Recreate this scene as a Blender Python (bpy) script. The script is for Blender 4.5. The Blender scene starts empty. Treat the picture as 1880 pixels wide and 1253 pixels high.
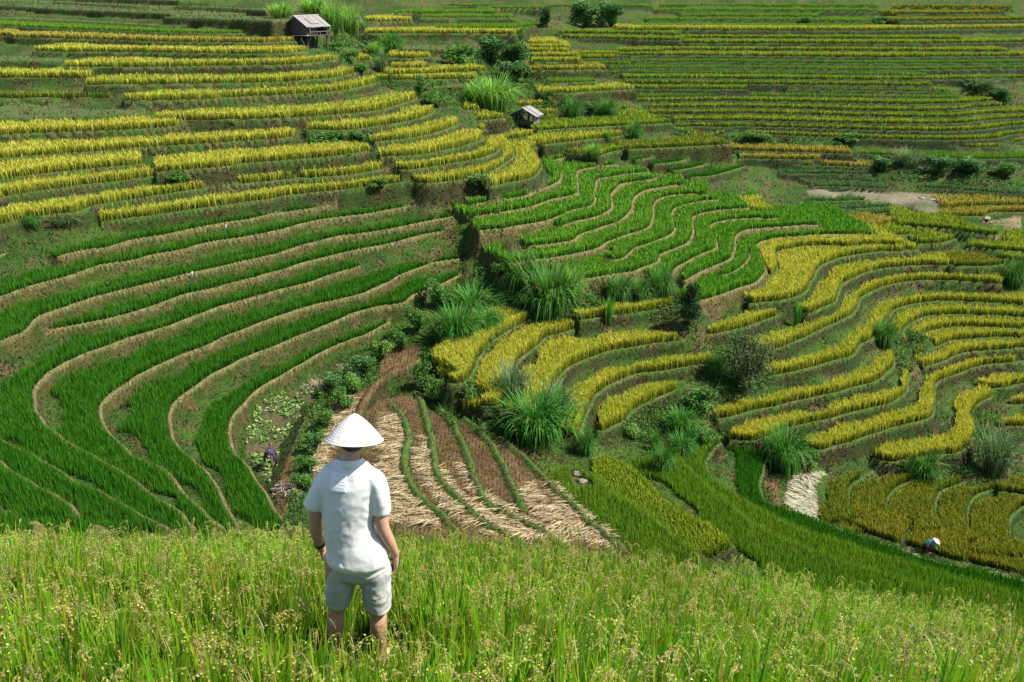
import bpy, bmesh, math, random
import numpy as np
from mathutils import Vector, Matrix, Euler
PI = math.pi
rs = np.random.RandomState(7)
random.seed(7)
scene = bpy.context.scene

# ------------------------------------------------------------------ camera
F_PX = 1650.0            # focal length in photo pixels (photo 1880 x 1253)
PITCH = math.radians(22.0)
cam_d = bpy.data.cameras.new("camera")
cam_d.sensor_width = 36.0
cam_d.lens = 36.0 * F_PX / 1880.0
cam_d.clip_start = 0.1
cam_d.clip_end = 3000.0
cam = bpy.data.objects.new("camera", cam_d)
scene.collection.objects.link(cam)
cam.location = (0, 0, 0)
cam.rotation_euler = (PI / 2 - PITCH, 0, 0)
scene.camera = cam

# ------------------------------------------------------------------ world, sun, exposure
SUN_EL, SUN_AZ = 52.0, 95.0     # azimuth measured from +Y (away) towards +X (right)
se, sa = math.radians(SUN_EL), math.radians(SUN_AZ)
world = bpy.data.worlds.new("World")
scene.world = world
world.use_nodes = True
wn = world.node_tree
wn.nodes.clear()
sky = wn.nodes.new("ShaderNodeTexSky")
sky.sky_type = 'NISHITA'
sky.sun_disc = False
sky.sun_elevation = se
sky.sun_rotation = sa
sky.altitude = 800
bg = wn.nodes.new("ShaderNodeBackground")
bg.inputs[1].default_value = 0.11
wo = wn.nodes.new("ShaderNodeOutputWorld")
wn.links.new(sky.outputs[0], bg.inputs[0])
wn.links.new(bg.outputs[0], wo.inputs[0])
sun_d = bpy.data.lights.new("sun", 'SUN')
sun_d.energy = 5.0
sun_d.angle = math.radians(0.8)
sun_d.color = (1.0, 0.955, 0.87)
sun = bpy.data.objects.new("sun", sun_d)
scene.collection.objects.link(sun)
sdir = Vector((math.sin(sa) * math.cos(se), math.cos(sa) * math.cos(se), math.sin(se)))
sun.rotation_euler = sdir.to_track_quat('Z', 'Y').to_euler()
sun.location = sdir * 300
scene.view_settings.view_transform = 'Standard'
scene.view_settings.look = 'None'
scene.view_settings.gamma = 1.0
scene.view_settings.exposure = 0.72
scene.cycles.max_bounces = 5
scene.cycles.diffuse_bounces = 2
scene.cycles.transmission_bounces = 3

# ------------------------------------------------------------------ helpers
COL = scene.collection
SP, CP = math.sin(PITCH), math.cos(PITCH)

def ray(u, v):
    u = np.asarray(u, float); v = np.asarray(v, float)
    dx = (u - 940.0) / F_PX; dy = (626.5 - v) / F_PX
    return dx, CP + dy * SP, -SP + dy * CP

def unproj(pts, Z):
    p = np.asarray(pts, float)
    x, y, z = ray(p[:, 0], p[:, 1])
    t = Z / (-z)
    return np.stack([x * t, y * t], 1)

def proj(x, y, z):
    d = y * CP - z * SP
    return 940 + F_PX * x / d, 626.5 - F_PX * (y * SP + z * CP) / d

def tag(o, label=None, cat=None, group=None, kind=None):
    if label: o["label"] = label
    if cat: o["category"] = cat
    if group: o["group"] = group
    if kind: o["kind"] = kind
    return o

def empty(name, loc=(0, 0, 0), rz=0.0):
    o = bpy.data.objects.new(name, None)
    o.empty_display_size = 0.3
    COL.objects.link(o)
    o.location = loc
    o.rotation_euler = (0, 0, rz)
    return o

def mesh_obj(name, verts, faces, mat=None, parent=None, smooth=False, cols=None):
    """verts (n,3) array, faces (m,k) array (all the same k) or list of such arrays"""
    verts = np.ascontiguousarray(verts, dtype=np.float32)
    if not isinstance(faces, list): faces = [faces]
    faces = [np.asarray(f, dtype=np.int32) for f in faces if len(f)]
    me = bpy.data.meshes.new(name)
    me.vertices.add(len(verts)); me.vertices.foreach_set("co", verts.ravel())
    nl = sum(f.size for f in faces); npoly = sum(len(f) for f in faces)
    me.loops.add(nl); me.polygons.add(npoly)
    me.loops.foreach_set("vertex_index", np.concatenate([f.ravel() for f in faces]))
    starts = []; tot = []; s = 0
    for f in faces:
        k = f.shape[1]
        starts.append(s + np.arange(len(f)) * k); tot.append(np.full(len(f), k)); s += f.size
    me.polygons.foreach_set("loop_start", np.concatenate(starts).astype(np.int32))
    me.polygons.foreach_set("loop_total", np.concatenate(tot).astype(np.int32))
    if smooth: me.polygons.foreach_set("use_smooth", np.ones(npoly, dtype=bool))
    me.update(calc_edges=True)
    if cols is not None:
        c = np.ones((len(verts), 4), np.float32); c[:, :3] = cols
        a = me.color_attributes.new("Col", 'FLOAT_COLOR', 'POINT')
        a.data.foreach_set("color", c.ravel())
    o = bpy.data.objects.new(name, me)
    if mat: me.materials.append(mat)
    COL.objects.link(o)
    if parent is not None: o.parent = parent
    return o

def bm_obj(name, bm, mat, parent=None, smooth=False):
    me = bpy.data.meshes.new(name)
    bm.to_mesh(me); bm.free()
    me.materials.append(mat)
    if smooth:
        for p in me.polygons: p.use_smooth = True
    o = bpy.data.objects.new(name, me)
    COL.objects.link(o)
    if parent is not None: o.parent = parent
    return o

def new_mat(name):
    m = bpy.data.materials.new(name); m.use_nodes = True
    nt = m.node_tree
    b = nt.nodes["Principled BSDF"]
    return m, nt, b

def N(nt, t, **kw):
    n = nt.nodes.new(t)
    for k, v in kw.items():
        if k.startswith("i_"):
            n.inputs[k[2:].replace("_", " ")].default_value = v
        else: setattr(n, k, v)
    return n

def noise_mat(name, c1, c2, scale=4.0, rough=0.85, bump=0.3, bscale=None, detail=6.0, stretch=None):
    m, nt, b = new_mat(name)
    tc = N(nt, "ShaderNodeTexCoord"); mp = N(nt, "ShaderNodeMapping")
    nt.links.new(tc.outputs["Object"], mp.inputs[0])
    if stretch: mp.inputs["Scale"].default_value = stretch
    no = N(nt, "ShaderNodeTexNoise"); no.inputs["Scale"].default_value = scale; no.inputs["Detail"].default_value = detail
    nt.links.new(mp.outputs[0], no.inputs["Vector"])
    cr = N(nt, "ShaderNodeValToRGB")
    cr.color_ramp.elements[0].color = (*c1, 1); cr.color_ramp.elements[1].color = (*c2, 1)
    cr.color_ramp.elements[0].position = 0.35; cr.color_ramp.elements[1].position = 0.65
    nt.links.new(no.outputs[0], cr.inputs[0]); nt.links.new(cr.outputs[0], b.inputs["Base Color"])
    b.inputs["Roughness"].default_value = rough
    if bump:
        n2 = N(nt, "ShaderNodeTexNoise"); n2.inputs["Scale"].default_value = bscale or scale * 3; n2.inputs["Detail"].default_value = 8
        nt.links.new(mp.outputs[0], n2.inputs["Vector"])
        bp = N(nt, "ShaderNodeBump"); bp.inputs["Strength"].default_value = bump; bp.inputs["Distance"].default_value = 0.05
        nt.links.new(n2.outputs[0], bp.inputs["Height"]); nt.links.new(bp.outputs[0], b.inputs["Normal"])
    return m

def leaf_mat(name, trans=0.35, rough=0.6, spec=0.25, tint=(1.15, 1.2, 0.6)):
    """colour comes from the plant's own colour attribute; thin leaves let some light through"""
    m, nt, b = new_mat(name)
    at = N(nt, "ShaderNodeAttribute", attribute_name="Col")
    nt.links.new(at.outputs["Color"], b.inputs["Base Color"])
    b.inputs["Roughness"].default_value = rough
    b.inputs["Specular IOR Level"].default_value = spec
    tr = N(nt, "ShaderNodeBsdfTranslucent")
    mu = N(nt, "ShaderNodeMix", data_type='RGBA', blend_type='MULTIPLY')
    mu.inputs[0].default_value = 1.0
    nt.links.new(at.outputs["Color"], mu.inputs[6]); mu.inputs[7].default_value = (*tint, 1)
    nt.links.new(mu.outputs[2], tr.inputs[0])
    mx = N(nt, "ShaderNodeMixShader"); mx.inputs[0].default_value = trans
    nt.links.new(b.outputs[0], mx.inputs[1]); nt.links.new(tr.outputs[0], mx.inputs[2])
    nt.links.new(mx.outputs[0], nt.nodes["Material Output"].inputs[0])
    return m

# value noise on the plane, used to vary shapes and plant colours
_lat = rs.rand(256, 256)
def vnoise(x, y, s=1.0):
    x = np.asarray(x) * s + 1000.0; y = np.asarray(y) * s + 1000.0
    xi = np.floor(x).astype(int); yi = np.floor(y).astype(int)
    fx = x - xi; fy = y - yi
    fx = fx * fx * (3 - 2 * fx); fy = fy * fy * (3 - 2 * fy)
    a = _lat[xi % 256, yi % 256]; b = _lat[(xi + 1) % 256, yi % 256]
    c = _lat[xi % 256, (yi + 1) % 256]; d = _lat[(xi + 1) % 256, (yi + 1) % 256]
    return (a * (1 - fx) + b * fx) * (1 - fy) + (c * (1 - fx) + d * fx) * fy - 0.5
def fbm(x, y, s=1.0, o=3):
    r = 0; a = 1.0
    for k in range(o):
        r = r + a * vnoise(np.asarray(x) + 17 * k, np.asarray(y) - 9 * k, s * 2 ** k); a *= 0.5
    return r
# ------------------------------------------------------------------ the terraces
# every terrace: metres below the camera, crop, outline of its lip (uphill side on the left of the direction of travel)
def tanv(v): return math.tan(PITCH + math.atan((v - 626.5) / F_PX))
def ZF(v): return 20.5 * (tanv(v) / 0.173) ** 0.75
def ZY(v): return 18.3 * (tanv(v) / 0.2512) ** 0.65
TER = []
def T(Z, crop, pts, D=None, bank=None): TER.append(dict(Z=Z, crop=crop, pts=pts, D=D, bank=bank))
# left bowl, young green rice
T(25.1, 'g', [(530,965),(500,919),(489,900),(463,863),(436,834),(426,802),(431,773),(450,743),(485,714),(530,688),(570,664),(620,637),(668,619),(703,600),(737,582)], bank='t')
T(23.9, 'g', [(445,968),(432,950),(423,932),(410,914),(388,879),(367,855),(343,831),(324,802),(316,773),(319,749),(346,722),(399,688),(452,661),(503,640),(562,616),(610,595),(652,578),(695,566),(743,558),(756,545),(796,531),(836,513),(881,493)], bank='t')
T(23.05, 'g', [(410,968),(392,950),(372,930),(348,911),(324,885),(300,863),(266,847),(239,831),(213,805),(197,781),(190,752),(202,730),(229,712),(266,688),(332,656),(372,643),(415,621),(450,608),(503,587),(527,579),(583,562),(663,542),(716,519),(742,505),(796,486),(865,473),(913,462)], bank='t')
T(22.2, 'g', [(365,968),(340,948),(316,931),(282,908),(239,879),(207,855),(181,839),(133,813),(106,791),(88,778),(72,754),(66,725),(80,698),(106,677),(160,653),(239,624),(306,603),(359,582),(412,563),(500,539),(570,521),(615,505),(668,490)], bank='t')
T(21.35, 'g', [(310,970),(285,955),(245,932),(221,919),(197,906),(149,887),(106,863),(69,842),(35,821),(8,805),(-60,770)], bank='t', D=7)
T(20.6, 'g', [(200,970),(170,955),(133,932),(106,916),(69,895),(35,869),(8,850),(-60,815)], bank='t', D=7)
T(19.9, 'g', [(90,968),(40,945),(0,925),(-60,890)], bank='t', D=7)
T(21.35, 'g', [(88,611),(117,604),(170,595),(239,578),(293,561),(346,542),(394,533),(436,521),(500,503),(516,499),(583,478),(636,465),(716,449),(782,433),(844,422),(874,418)], bank='t')
T(20.45, 'g', [(-80,670),(0,633),(50,612),(60,600),(72,585),(110,572),(160,553),(213,539),(266,526),(346,505),(412,490),(450,482),(508,468),(570,449),(615,437),(679,429),(743,417),(796,406),(860,394)], bank='t')
T(19.45, 'g', [(-80,575),(8,545),(80,523),(112,513),(146,503),(186,490),(239,481),(279,471),(332,461),(386,447),(450,437),(514,425),(583,406),(663,396),(743,382),(803,370)], bank='t')
T(18.65, 'g', [(108,474),(146,463),(197,457),(239,444),(306,433),(386,416),(450,406),(514,393),(599,381),(684,368)], bank='t')
T(18.3, 'g', [(-80,485),(8,469),(60,457),(77,454)], bank='t', D=3)
# upper left ridge, ripe rice
T(18.2, 'y', [(900,345),(913,343),(948,335),(977,328),(993,317),(996,306),(985,290),(975,277),(990,269),(1000,262)], bank='n')
T(17.5, 'y', [(186,409),(266,400),(346,388),(426,377),(500,366),(530,361),(636,350),(750,336),(782,339),(849,332),(897,319),(925,304),(942,292),(946,280),(938,268),(930,259),(953,256),(985,250)], bank='n')
T(16.5, 'y', [(-80,440),(8,414),(40,406),(93,397),(144,392),(173,380),(239,369),(319,356),(399,345),(450,339),(530,331),(636,324),(716,311),(743,315),(796,308),(876,294),(913,282),(919,270),(905,260)], bank='n')
T(15.4, 'y', [(-80,378),(8,363),(106,348),(213,335),(290,325)], bank='n')
T(15.0, 'y', [(287,318),(399,309),(450,302),(556,294),(636,286),(687,277)], bank='n')
T(14.6, 'y', [(-80,345),(6,331),(133,315),(263,303)], bank='n')
T(13.9, 'y', [(-80,302),(6,293),(106,285),(213,277),(319,269),(500,257),(551,251)], bank='n')
T(12.9, 'y', [(-80,253),(6,249),(160,243),(266,238),(332,233)], bank='n')
T(12.1, '-', [(-80,218),(6,217),(106,215),(213,211),(268,209)], bank='n')
T(15.5, 'y', [(697,290),(769,286),(822,277),(876,263),(889,255),(880,247)], bank='n')
T(14.6, 'y', [(689,262),(743,257),(796,247),(844,231),(840,224)], bank='n')
T(13.6, 'y', [(562,241),(636,241),(689,234),(756,223),(793,210),(799,204)], bank='n')
T(12.6, 'y', [(277,223),(346,222),(450,221),(530,218),(610,213),(689,205),(743,191),(766,184),(765,178)], bank='n')
T(11.3, 'y', [(223,185),(247,187),(346,185),(450,179),(530,175),(610,170),(663,162),(690,154),(697,149)], bank='n')
T(11.5, 'd', [(-80,183),(6,182),(207,181)], bank='n')
T(10.3, 'y', [(154,157),(239,157),(372,155),(450,154),(530,151),(610,145),(644,138),(662,132)], bank='n')
T(9.9, 'y', [(-80,145),(6,144),(157,144)], bank='n')
T(9.1, 'y', [(114,125),(266,125),(450,122),(530,121),(599,114),(622,111)], bank='n')
T(8.8, '-', [(-80,114),(6,113),(100,113)], bank='n')
T(8.15, 'y', [(59,96),(133,97),(266,98),(450,101),(516,100),(570,96)], bank='n')
T(7.3, 'o', [(-80,64),(6,67),(40,70),(186,74),(293,78),(450,80),(503,79),(546,77)], bank='n')
T(6.5, 'l', [(-80,47),(6,49),(80,53),(186,57),(293,61),(400,63),(508,62)], bank='n')
T(5.9, '-', [(-80,32),(6,35),(133,40),(213,44),(293,48),(400,49),(500,51)], bank='n')
T(4.6, '-', [(-80,8),(6,11),(106,17),(293,25),(312,27)], bank='n')
T(4.9, '-', [(300,32),(420,36),(500,39)], bank='n')
T(4.1, '-', [(320,12),(420,16),(490,20)], bank='n')
# centre, green fans joined across the spur
T(19.5, 'c', [(870,378),(900,373),(935,368),(972,360),(1006,346),(1025,336),(1032,324),(1022,306),(1018,297),(1038,292),(1070,290),(1099,290)], bank='t')
T(20.0, 'c', [(870,400),(900,395),(935,390),(980,381),(1014,369),(1049,361),(1062,353),(1062,338),(1060,324),(1062,316),(1073,312),(1102,308),(1135,304)], bank='t')
T(20.5, 'c', [(882,427),(900,425),(935,421),(974,413),(1006,407),(1030,397),(1049,389),(1086,381),(1095,370),(1094,353),(1093,342),(1099,331),(1129,325),(1166,320),(1193,317)], bank='t')
T(20.9, 'c', [(1036,417),(1060,409),(1097,401),(1118,391),(1126,381),(1122,366),(1128,352),(1139,341),(1153,337),(1182,333),(1211,328)], bank='t')
T(21.4, 'c', [(970,455),(1020,449),(1057,442),(1073,430),(1113,418),(1139,410),(1155,397),(1161,384),(1163,372),(1175,358),(1193,350),(1219,346),(1246,341),(1258,341)], bank='t')
T(21.9, 'c', [(935,487),(996,479),(1033,473),(1097,459),(1118,447),(1153,434),(1187,423),(1199,413),(1199,399),(1200,384),(1209,368),(1227,362),(1256,358),(1299,359)], bank='t')
T(22.3, 'c', [(1105,472),(1123,479),(1150,474),(1166,458),(1193,449),(1224,437),(1239,426),(1238,410),(1236,394),(1246,382),(1272,374),(1299,370),(1320,369)], bank='t')
T(22.7, 'c', [(1040,520),(1070,516),(1113,510),(1145,503),(1174,498),(1211,482),(1214,471),(1232,463),(1259,450),(1272,439),(1275,426),(1272,408),(1278,398),(1307,390),(1339,386),(1379,385)], bank='t')
T(23.15, 'c', [(1235,508),(1239,495),(1259,485),(1286,471),(1310,461),(1318,450),(1314,436),(1306,422),(1312,412),(1339,406),(1380,403),(1433,403)], bank='t')
T(23.6, 'c', [(1240,510),(1259,519),(1272,510),(1299,497),(1326,487),(1347,474),(1352,458),(1350,442),(1357,429),(1379,423),(1420,420),(1473,416),(1508,414)], bank='t')
T(24.0, 'c', [(1318,504),(1326,509),(1357,497),(1376,477),(1376,460),(1374,450)], bank='t')
T(24.3, 'c', [(1285,556),(1325,545),(1359,531),(1390,522),(1406,503),(1402,480),(1391,458),(1396,447),(1420,440),(1460,436),(1513,433),(1612,432)], bank='t')
T(24.8, 'y', [(1405,503),(1420,507),(1430,489),(1425,468),(1438,461),(1473,455),(1526,453),(1553,455),(1593,451),(1665,452)], bank='n')
# right slope, ripe rice
T(25.25, 'y', [(1288,577),(1325,565),(1366,553),(1376,562),(1410,558),(1458,550),(1479,538),(1492,514),(1506,494),(1519,484),(1540,476),(1566,471),(1614,464),(1651,463),(1690,461)], bank='n')
T(26.3, 'y', [(975,775),(993,756),(1003,742),(1011,721),(1027,700),(1046,681),(1073,665),(1099,655),(1126,645),(1160,641),(1206,633),(1240,630),(1291,620),(1342,610),(1393,596),(1431,582),(1458,574),(1485,579),(1513,567),(1537,558),(1540,541),(1550,524),(1567,512),(1598,500),(1632,494),(1697,489),(1755,489)], bank='n')
T(27.4, 'y', [(1400,652),(1444,637),(1479,623),(1513,606),(1533,598),(1557,586),(1571,572),(1581,552),(1605,535),(1642,523),(1683,518),(1751,517),(1840,523)], bank='n')
T(28.7, 'y', [(1415,693),(1462,684),(1513,671),(1567,654),(1581,633),(1598,627),(1612,610),(1632,589),(1649,569),(1683,560),(1734,555),(1785,557),(1874,562),(1960,568)], bank='n')
T(29.4, 'y', [(1656,617),(1669,603),(1690,589),(1717,582),(1785,580),(1874,584),(1960,590)], bank='n')
T(30.0, 'y', [(1683,635),(1700,616),(1724,608),(1768,603),(1819,603),(1874,606),(1960,610)], bank='n')
T(30.5, 'y', [(1690,652),(1717,644),(1744,630),(1785,625),(1836,621),(1874,622),(1960,624)], bank='n')
T(31.1, 'y', [(1697,676),(1734,667),(1761,654),(1802,647),(1874,642),(1960,638)], bank='n')
T(30.1, 'y', [(1317,774),(1342,770),(1393,756),(1444,744),(1513,729),(1564,715),(1598,708),(1622,698),(1639,678),(1641,655)], bank='n')
T(31.15, 'y', [(1338,810),(1376,814),(1404,807),(1444,792),(1496,780),(1547,766),(1598,753),(1642,742),(1663,725),(1668,698),(1680,678),(1697,663)], bank='n')
T(32.1, 'y', [(1470,824),(1499,831),(1547,821),(1598,804),(1649,787),(1693,777),(1717,766),(1718,739),(1714,715),(1727,702),(1761,688),(1813,673),(1874,666),(1960,660)], bank='n')
T(33.4, 'y', [(1600,843),(1632,852),(1666,848),(1717,838),(1761,834),(1785,817),(1792,794),(1782,766),(1785,756),(1813,736),(1828,728)], bank='n')
T(33.2, 'y', [(1779,706),(1813,717),(1847,715),(1874,708),(1960,700)], bank='n')
T(34.1, 'y', [(1838,748),(1874,746),(1960,742)], bank='n')
T(34.9, 'y', [(1799,783),(1819,797),(1847,788),(1874,785),(1960,780)], bank='n')
T(24.9, 'y', [(818,700),(823,708),(849,707),(865,697),(873,679),(884,657),(905,634),(929,615),(950,602),(974,588)], D=3.2, bank='n')
T(25.6, 'y', [(878,745),(892,752),(921,748),(935,722),(950,671),(971,652),(995,631),(1009,620),(1033,615),(1062,606),(1088,601)], bank='n')
T(24.9, 'y', [(1066,592),(1099,587),(1126,583),(1166,579),(1206,571),(1238,563)], D=3, bank='n')
T(27.6, 'y', [(1068,800),(1075,782),(1081,756),(1099,729),(1118,713),(1152,697),(1179,689),(1206,687),(1245,681),(1280,675),(1314,667)], bank='n')
T(28.7, 'y', [(1089,790),(1105,797),(1129,785),(1150,774),(1166,756),(1193,740),(1219,731),(1250,716)], bank='n', D=4)
# lower right fields round the spur
T(34.2, 'd', [(1585,955),(1566,932),(1562,913),(1566,894),(1587,878),(1629,861)], bank='n', D=6)
T(34.6, 'd', [(1665,965),(1643,945),(1631,926),(1641,908),(1667,892),(1692,877)], bank='n', D=5)
T(35.0, 'd', [(1745,978),(1723,958),(1716,940),(1723,913),(1739,902),(1781,883)], bank='n', D=5)
T(35.4, 'd', [(1800,995),(1779,977),(1779,950),(1790,918),(1811,908),(1829,902)], bank='n', D=5)
T(35.8, 'd', [(1880,1030),(1869,1009),(1856,971),(1859,950),(1880,934),(1920,920)], bank='n', D=5)
T(35.3, 'd', [(1833,906),(1880,912),(1940,915)], bank='n', D=6)
T(34.5, 'd', [(1490,944),(1529,960),(1600,986),(1650,1002)], bank='n', D=3); T(35.2, 'd', [(1640,1000),(1700,1016),(1775,1038)], bank='n', D=3); T(36.0, 'd', [(1760,1034),(1800,1044),(1890,1066),(1960,1085)], bank='n', D=4)
# slope below the path
T(31.8, 'g', [(1960,1090),(1872,1067),(1779,1043),(1686,1021),(1619,997),(1529,968),(1446,936),(1410,925),(1397,895),(1402,862),(1408,835)], bank='n', D=7)
T(30.7, 'l', [(1960,1115),(1800,1072),(1700,1046),(1580,1010),(1480,975),(1400,938),(1330,895),(1302,860),(1308,835),(1330,815)], bank='n')
T(29.7, 'l', [(1960,1150),(1820,1115),(1700,1080),(1600,1050),(1500,1018),(1400,970),(1330,920),(1280,875),(1250,840)], bank='n')
T(28.8, 'm', [(1352,1005),(1299,968),(1246,939),(1222,929),(1219,918),(1193,891),(1153,860),(1120,842)], bank='n', D=7.5)
T(27.9, 'l', [(1300,1030),(1272,1006),(1219,969),(1179,939),(1139,913),(1102,883),(1060,856)], bank='n', D=6)
# harvested fields on the valley floor
T(27.0, 's', [(1150,1005),(1080,950),(1030,900),(1000,870),(960,830),(930,808),(900,795),(880,782)], bank='n', D=5)
T(26.7, 's', [(968,935),(945,890),(930,860),(905,815),(880,785),(858,768)], bank='n', D=5)
T(26.45, 's', [(1040,1000),(985,965),(910,930),(885,895),(868,850),(850,800),(830,770),(810,752)], bank='n', D=5)
T(26.2, 's', [(970,998),(900,957),(860,927),(830,897),(807,862),(799,820),(795,780),(785,745),(768,722)], bank='n', D=5)
T(25.9, 's', [(850,982),(810,942),(775,905),(752,870),(748,840),(755,800),(748,770),(735,752),(722,742)], bank='n', D=6)
T(25.6, 's', [(640,970),(628,900),(632,850),(650,795),(672,748),(692,714),(722,690),(760,674),(776,664)], bank='n', D=3.4)
# far right hillside
def R(crop, pts, **k):
    vs = sum(p[1] for p in pts) / len(pts); T(ZF(vs), crop, pts, bank='f', **k)
R('l', [(1000,13),(1100,13),(1200,13)]); R('l', [(1215,12),(1400,12),(1610,13)]); R('d', [(1640,14),(1750,15),(1860,16)]); R('d', [(1645,27),(1760,27),(1850,26)]); R('d', [(1650,40),(1760,39),(1960,37)]); R('l', [(1208,21),(1400,21),(1612,22)]); R('l', [(1257,31),(1400,31),(1505,32)]); R('l', [(1187,38),(1400,39),(1600,41)])
R('l', [(1160,49),(1400,50),(1593,51)]); R('y', [(1135,56),(1380,57),(1630,57),(1760,55),(1960,52)])
R('m', [(1020,62),(1130,63),(1247,65)]); R('m', [(1248,71),(1500,72),(1770,73)]); R('m', [(1028,70),(1150,73),(1249,75)])
R('m', [(1249,80),(1500,81),(1700,81),(1960,77)]); R('m', [(1171,93),(1500,94),(1853,96)]); R('m', [(1137,96),(1219,96)])
R('m', [(1049,102),(1380,104),(1630,106),(1960,103)]); R('m', [(1051,108),(1139,108)]); R('l', [(1145,115),(1380,116),(1630,118),(1960,116)])
R('l', [(1070,119),(1160,119)]); R('l', [(1118,127),(1380,127),(1630,130),(1960,126)]); R('l', [(1097,136),(1380,137),(1704,141)])
R('m', [(1145,146),(1380,146),(1630,148),(1760,147),(1960,143)]); R('m', [(1105,155),(1380,156),(1712,160)]); R('m', [(1163,165),(1374,166)])
R('l', [(1444,166),(1600,168),(1747,170)]); R('l', [(1060,181),(1200,180),(1380,178),(1630,181),(1765,182)])
R('m', [(1169,188),(1380,187),(1630,192),(1752,192),(1829,186)]); R('m', [(1150,200),(1380,199),(1630,205),(1752,204),(1800,199),(1847,196)])
R('m', [(1140,212),(1380,210),(1630,216),(1760,216),(1820,210),(1960,206)]); R('m', [(1238,223),(1380,223),(1630,229),(1760,228),(1820,222),(1875,219),(1960,214)])
R('m', [(1222,235),(1380,234),(1630,241),(1752,242),(1820,238),(1850,233),(1875,231),(1960,226)])
R('m', [(1318,249),(1380,248),(1630,257),(1752,259),(1830,256),(1855,250),(1875,247),(1960,240)])
R('m', [(1617,267),(1752,272),(1830,272),(1860,267),(1875,262),(1960,256)])
for z_, c_, p_ in [('k','y',[(940,83),(1028,83)]),('k','y',[(945,90),(1048,90)]),('k','y',[(964,97),(1046,97)]),('k','y',[(977,106),(1065,106)]),
        ('k','y',[(976,115),(1068,115)]),('k','o',[(970,130),(1050,130),(1115,129)]),('k','l',[(1003,153),(1050,153),(1098,151)]),
        ('k','y',[(993,173),(1050,172),(1110,168),(1166,166)]),('k','y',[(938,196),(970,196),(1003,194)]),('k','y',[(990,212),(1025,211)]),
        ('k','y',[(945,74),(880,75),][::-1]),('k','l',[(830,46),(900,46),(980,46)]),('k','l',[(820,16),(900,16),(997,17)]),('k','l',[(900,35),(943,35)]),
        ('m','y',[(655,41),(700,41),(759,40)]),('m','y',[(669,63),(760,63),(850,63),(945,64)]),('m','y',[(710,108),(750,108),(793,107)]),
        ('m','y',[(716,127),(750,127),(790,126)]),('m','y',[(716,139),(780,137),(897,131)]),('m','y',[(681,148),(760,148),(820,147),(878,146)]),
        ('m','-',[(782,162),(830,159),(873,156)]),('m','y',[(800,208),(840,206),(882,203)]),('m','y',[(850,224),(890,222),(930,219)]),
        ('m','y',[(865,241),(895,239)]),('m','y',[(624,98),(648,97)]),('m','y',[(651,113),(684,112)]),('m','l',[(724,25),(800,25),(910,25)]),
        ('m','l',[(770,34),(860,34),(945,34)]),('m','l',[(800,53),(870,53),(940,54)]),('m','l',[(815,12),(900,12)]),
        ('m','-',[(735,90),(790,90),(845,88)])]:
    vs = sum(p[1] for p in p_) / len(p_)
    w_ = 0.85 if z_ == 'k' else 0.5
    T(w_ * ZF(vs) + (1 - w_) * ZY(vs), c_, p_, bank='n')
T(3.4, '-', [(-80,-14),(106,-6),(330,2)], bank='n'); T(4.2, '-', [(-80,-2),(106,4),(250,12),(330,12)], bank='n')
# below the small hut and out to the valley
T(17.9, 'y', [(1000,268),(1054,261),(1113,255),(1145,250)], bank='n'); T(17.1, 'm', [(985,242),(1060,237),(1139,233),(1235,227)], bank='n')
T(18.6, 'y', [(1000,278),(1033,274),(1056,272)], bank='n'); T(18.9, 'm', [(1100,289),(1126,280),(1157,276)], bank='n')
T(18.7, 'd', [(1155,277),(1224,273),(1339,267)], bank='n'); T(19.7, 'g', [(1170,296),(1223,287)], bank='n', D=2.5)
T(20.1, 'g', [(1200,303),(1232,301),(1272,293),(1307,288),(1352,285)], bank='n'); T(20.7, 'g', [(1236,315),(1264,312),(1299,302),(1326,297),(1362,294)], bank='n')
T(21.3, 'g', [(1268,328),(1312,324),(1347,314),(1373,306)], bank='n')
T(20.6, 'o', [(1344,278),(1380,279),(1473,281),(1566,285)], bank='f'); T(21.2, 'o', [(1361,293),(1420,294),(1510,295)], bank='f')
T(21.8, 'o', [(1433,304),(1520,306),(1606,310)], bank='f'); T(20.9, 'l', [(1569,283),(1699,290),(1779,293),(1960,292)], bank='f')
T(23.4, 'w', [(1686,345),(1760,350),(1875,358),(1960,362)], bank='f', D=2.0); T(23.1, 'w', [(1468,331),(1540,332),(1620,336)], bank='f', D=1.6)
T(23.5, 'w', [(1492,344),(1560,345),(1633,349)], bank='f', D=1.6); T(22.5, 'w', [(1430,320),(1520,321),(1600,322)], bank='f', D=1.6)
T(24.0, 'w', [(1486,371),(1550,371),(1617,368)], bank='n'); T(24.3, 'w', [(1486,386),(1560,386),(1641,381)], bank='n'); T(24.5, 'w', [(1535,396),(1600,395),(1643,391)], bank='n')
T(24.7, 'o', [(1505,410),(1560,416),(1611,419),(1648,409)], bank='n'); T(24.6, 'm', [(1650,416),(1700,419),(1752,424),(1832,434),(1838,426)], bank='n')
T(24.8, 'm', [(1612,434),(1645,435),(1678,431)], bank='n'); T(25.15, 'm', [(1684,448),(1726,448),(1757,440)], bank='n')
T(25.5, 'm', [(1772,453),(1819,460),(1875,464),(1960,468)], bank='n'); T(25.9, 'm', [(1830,473),(1875,480),(1960,486)], bank='n')
T(26.2, 'd', [(1745,490),(1790,492),(1845,487)], bank='n')
T(24.1, 'o', [(1745,385),(1779,380),(1875,379),(1960,380)], bank='n'); T(24.5, 'o', [(1732,399),(1806,399),(1827,392),(1875,391),(1960,391)], bank='n')
T(22.4, 'y', [(1190,330),(1225,330),(1252,338)], bank='n', D=3.5); T(23.1, 'y', [(1330,372),(1360,386),(1395,392),(1424,390)], bank='n', D=4)

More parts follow.
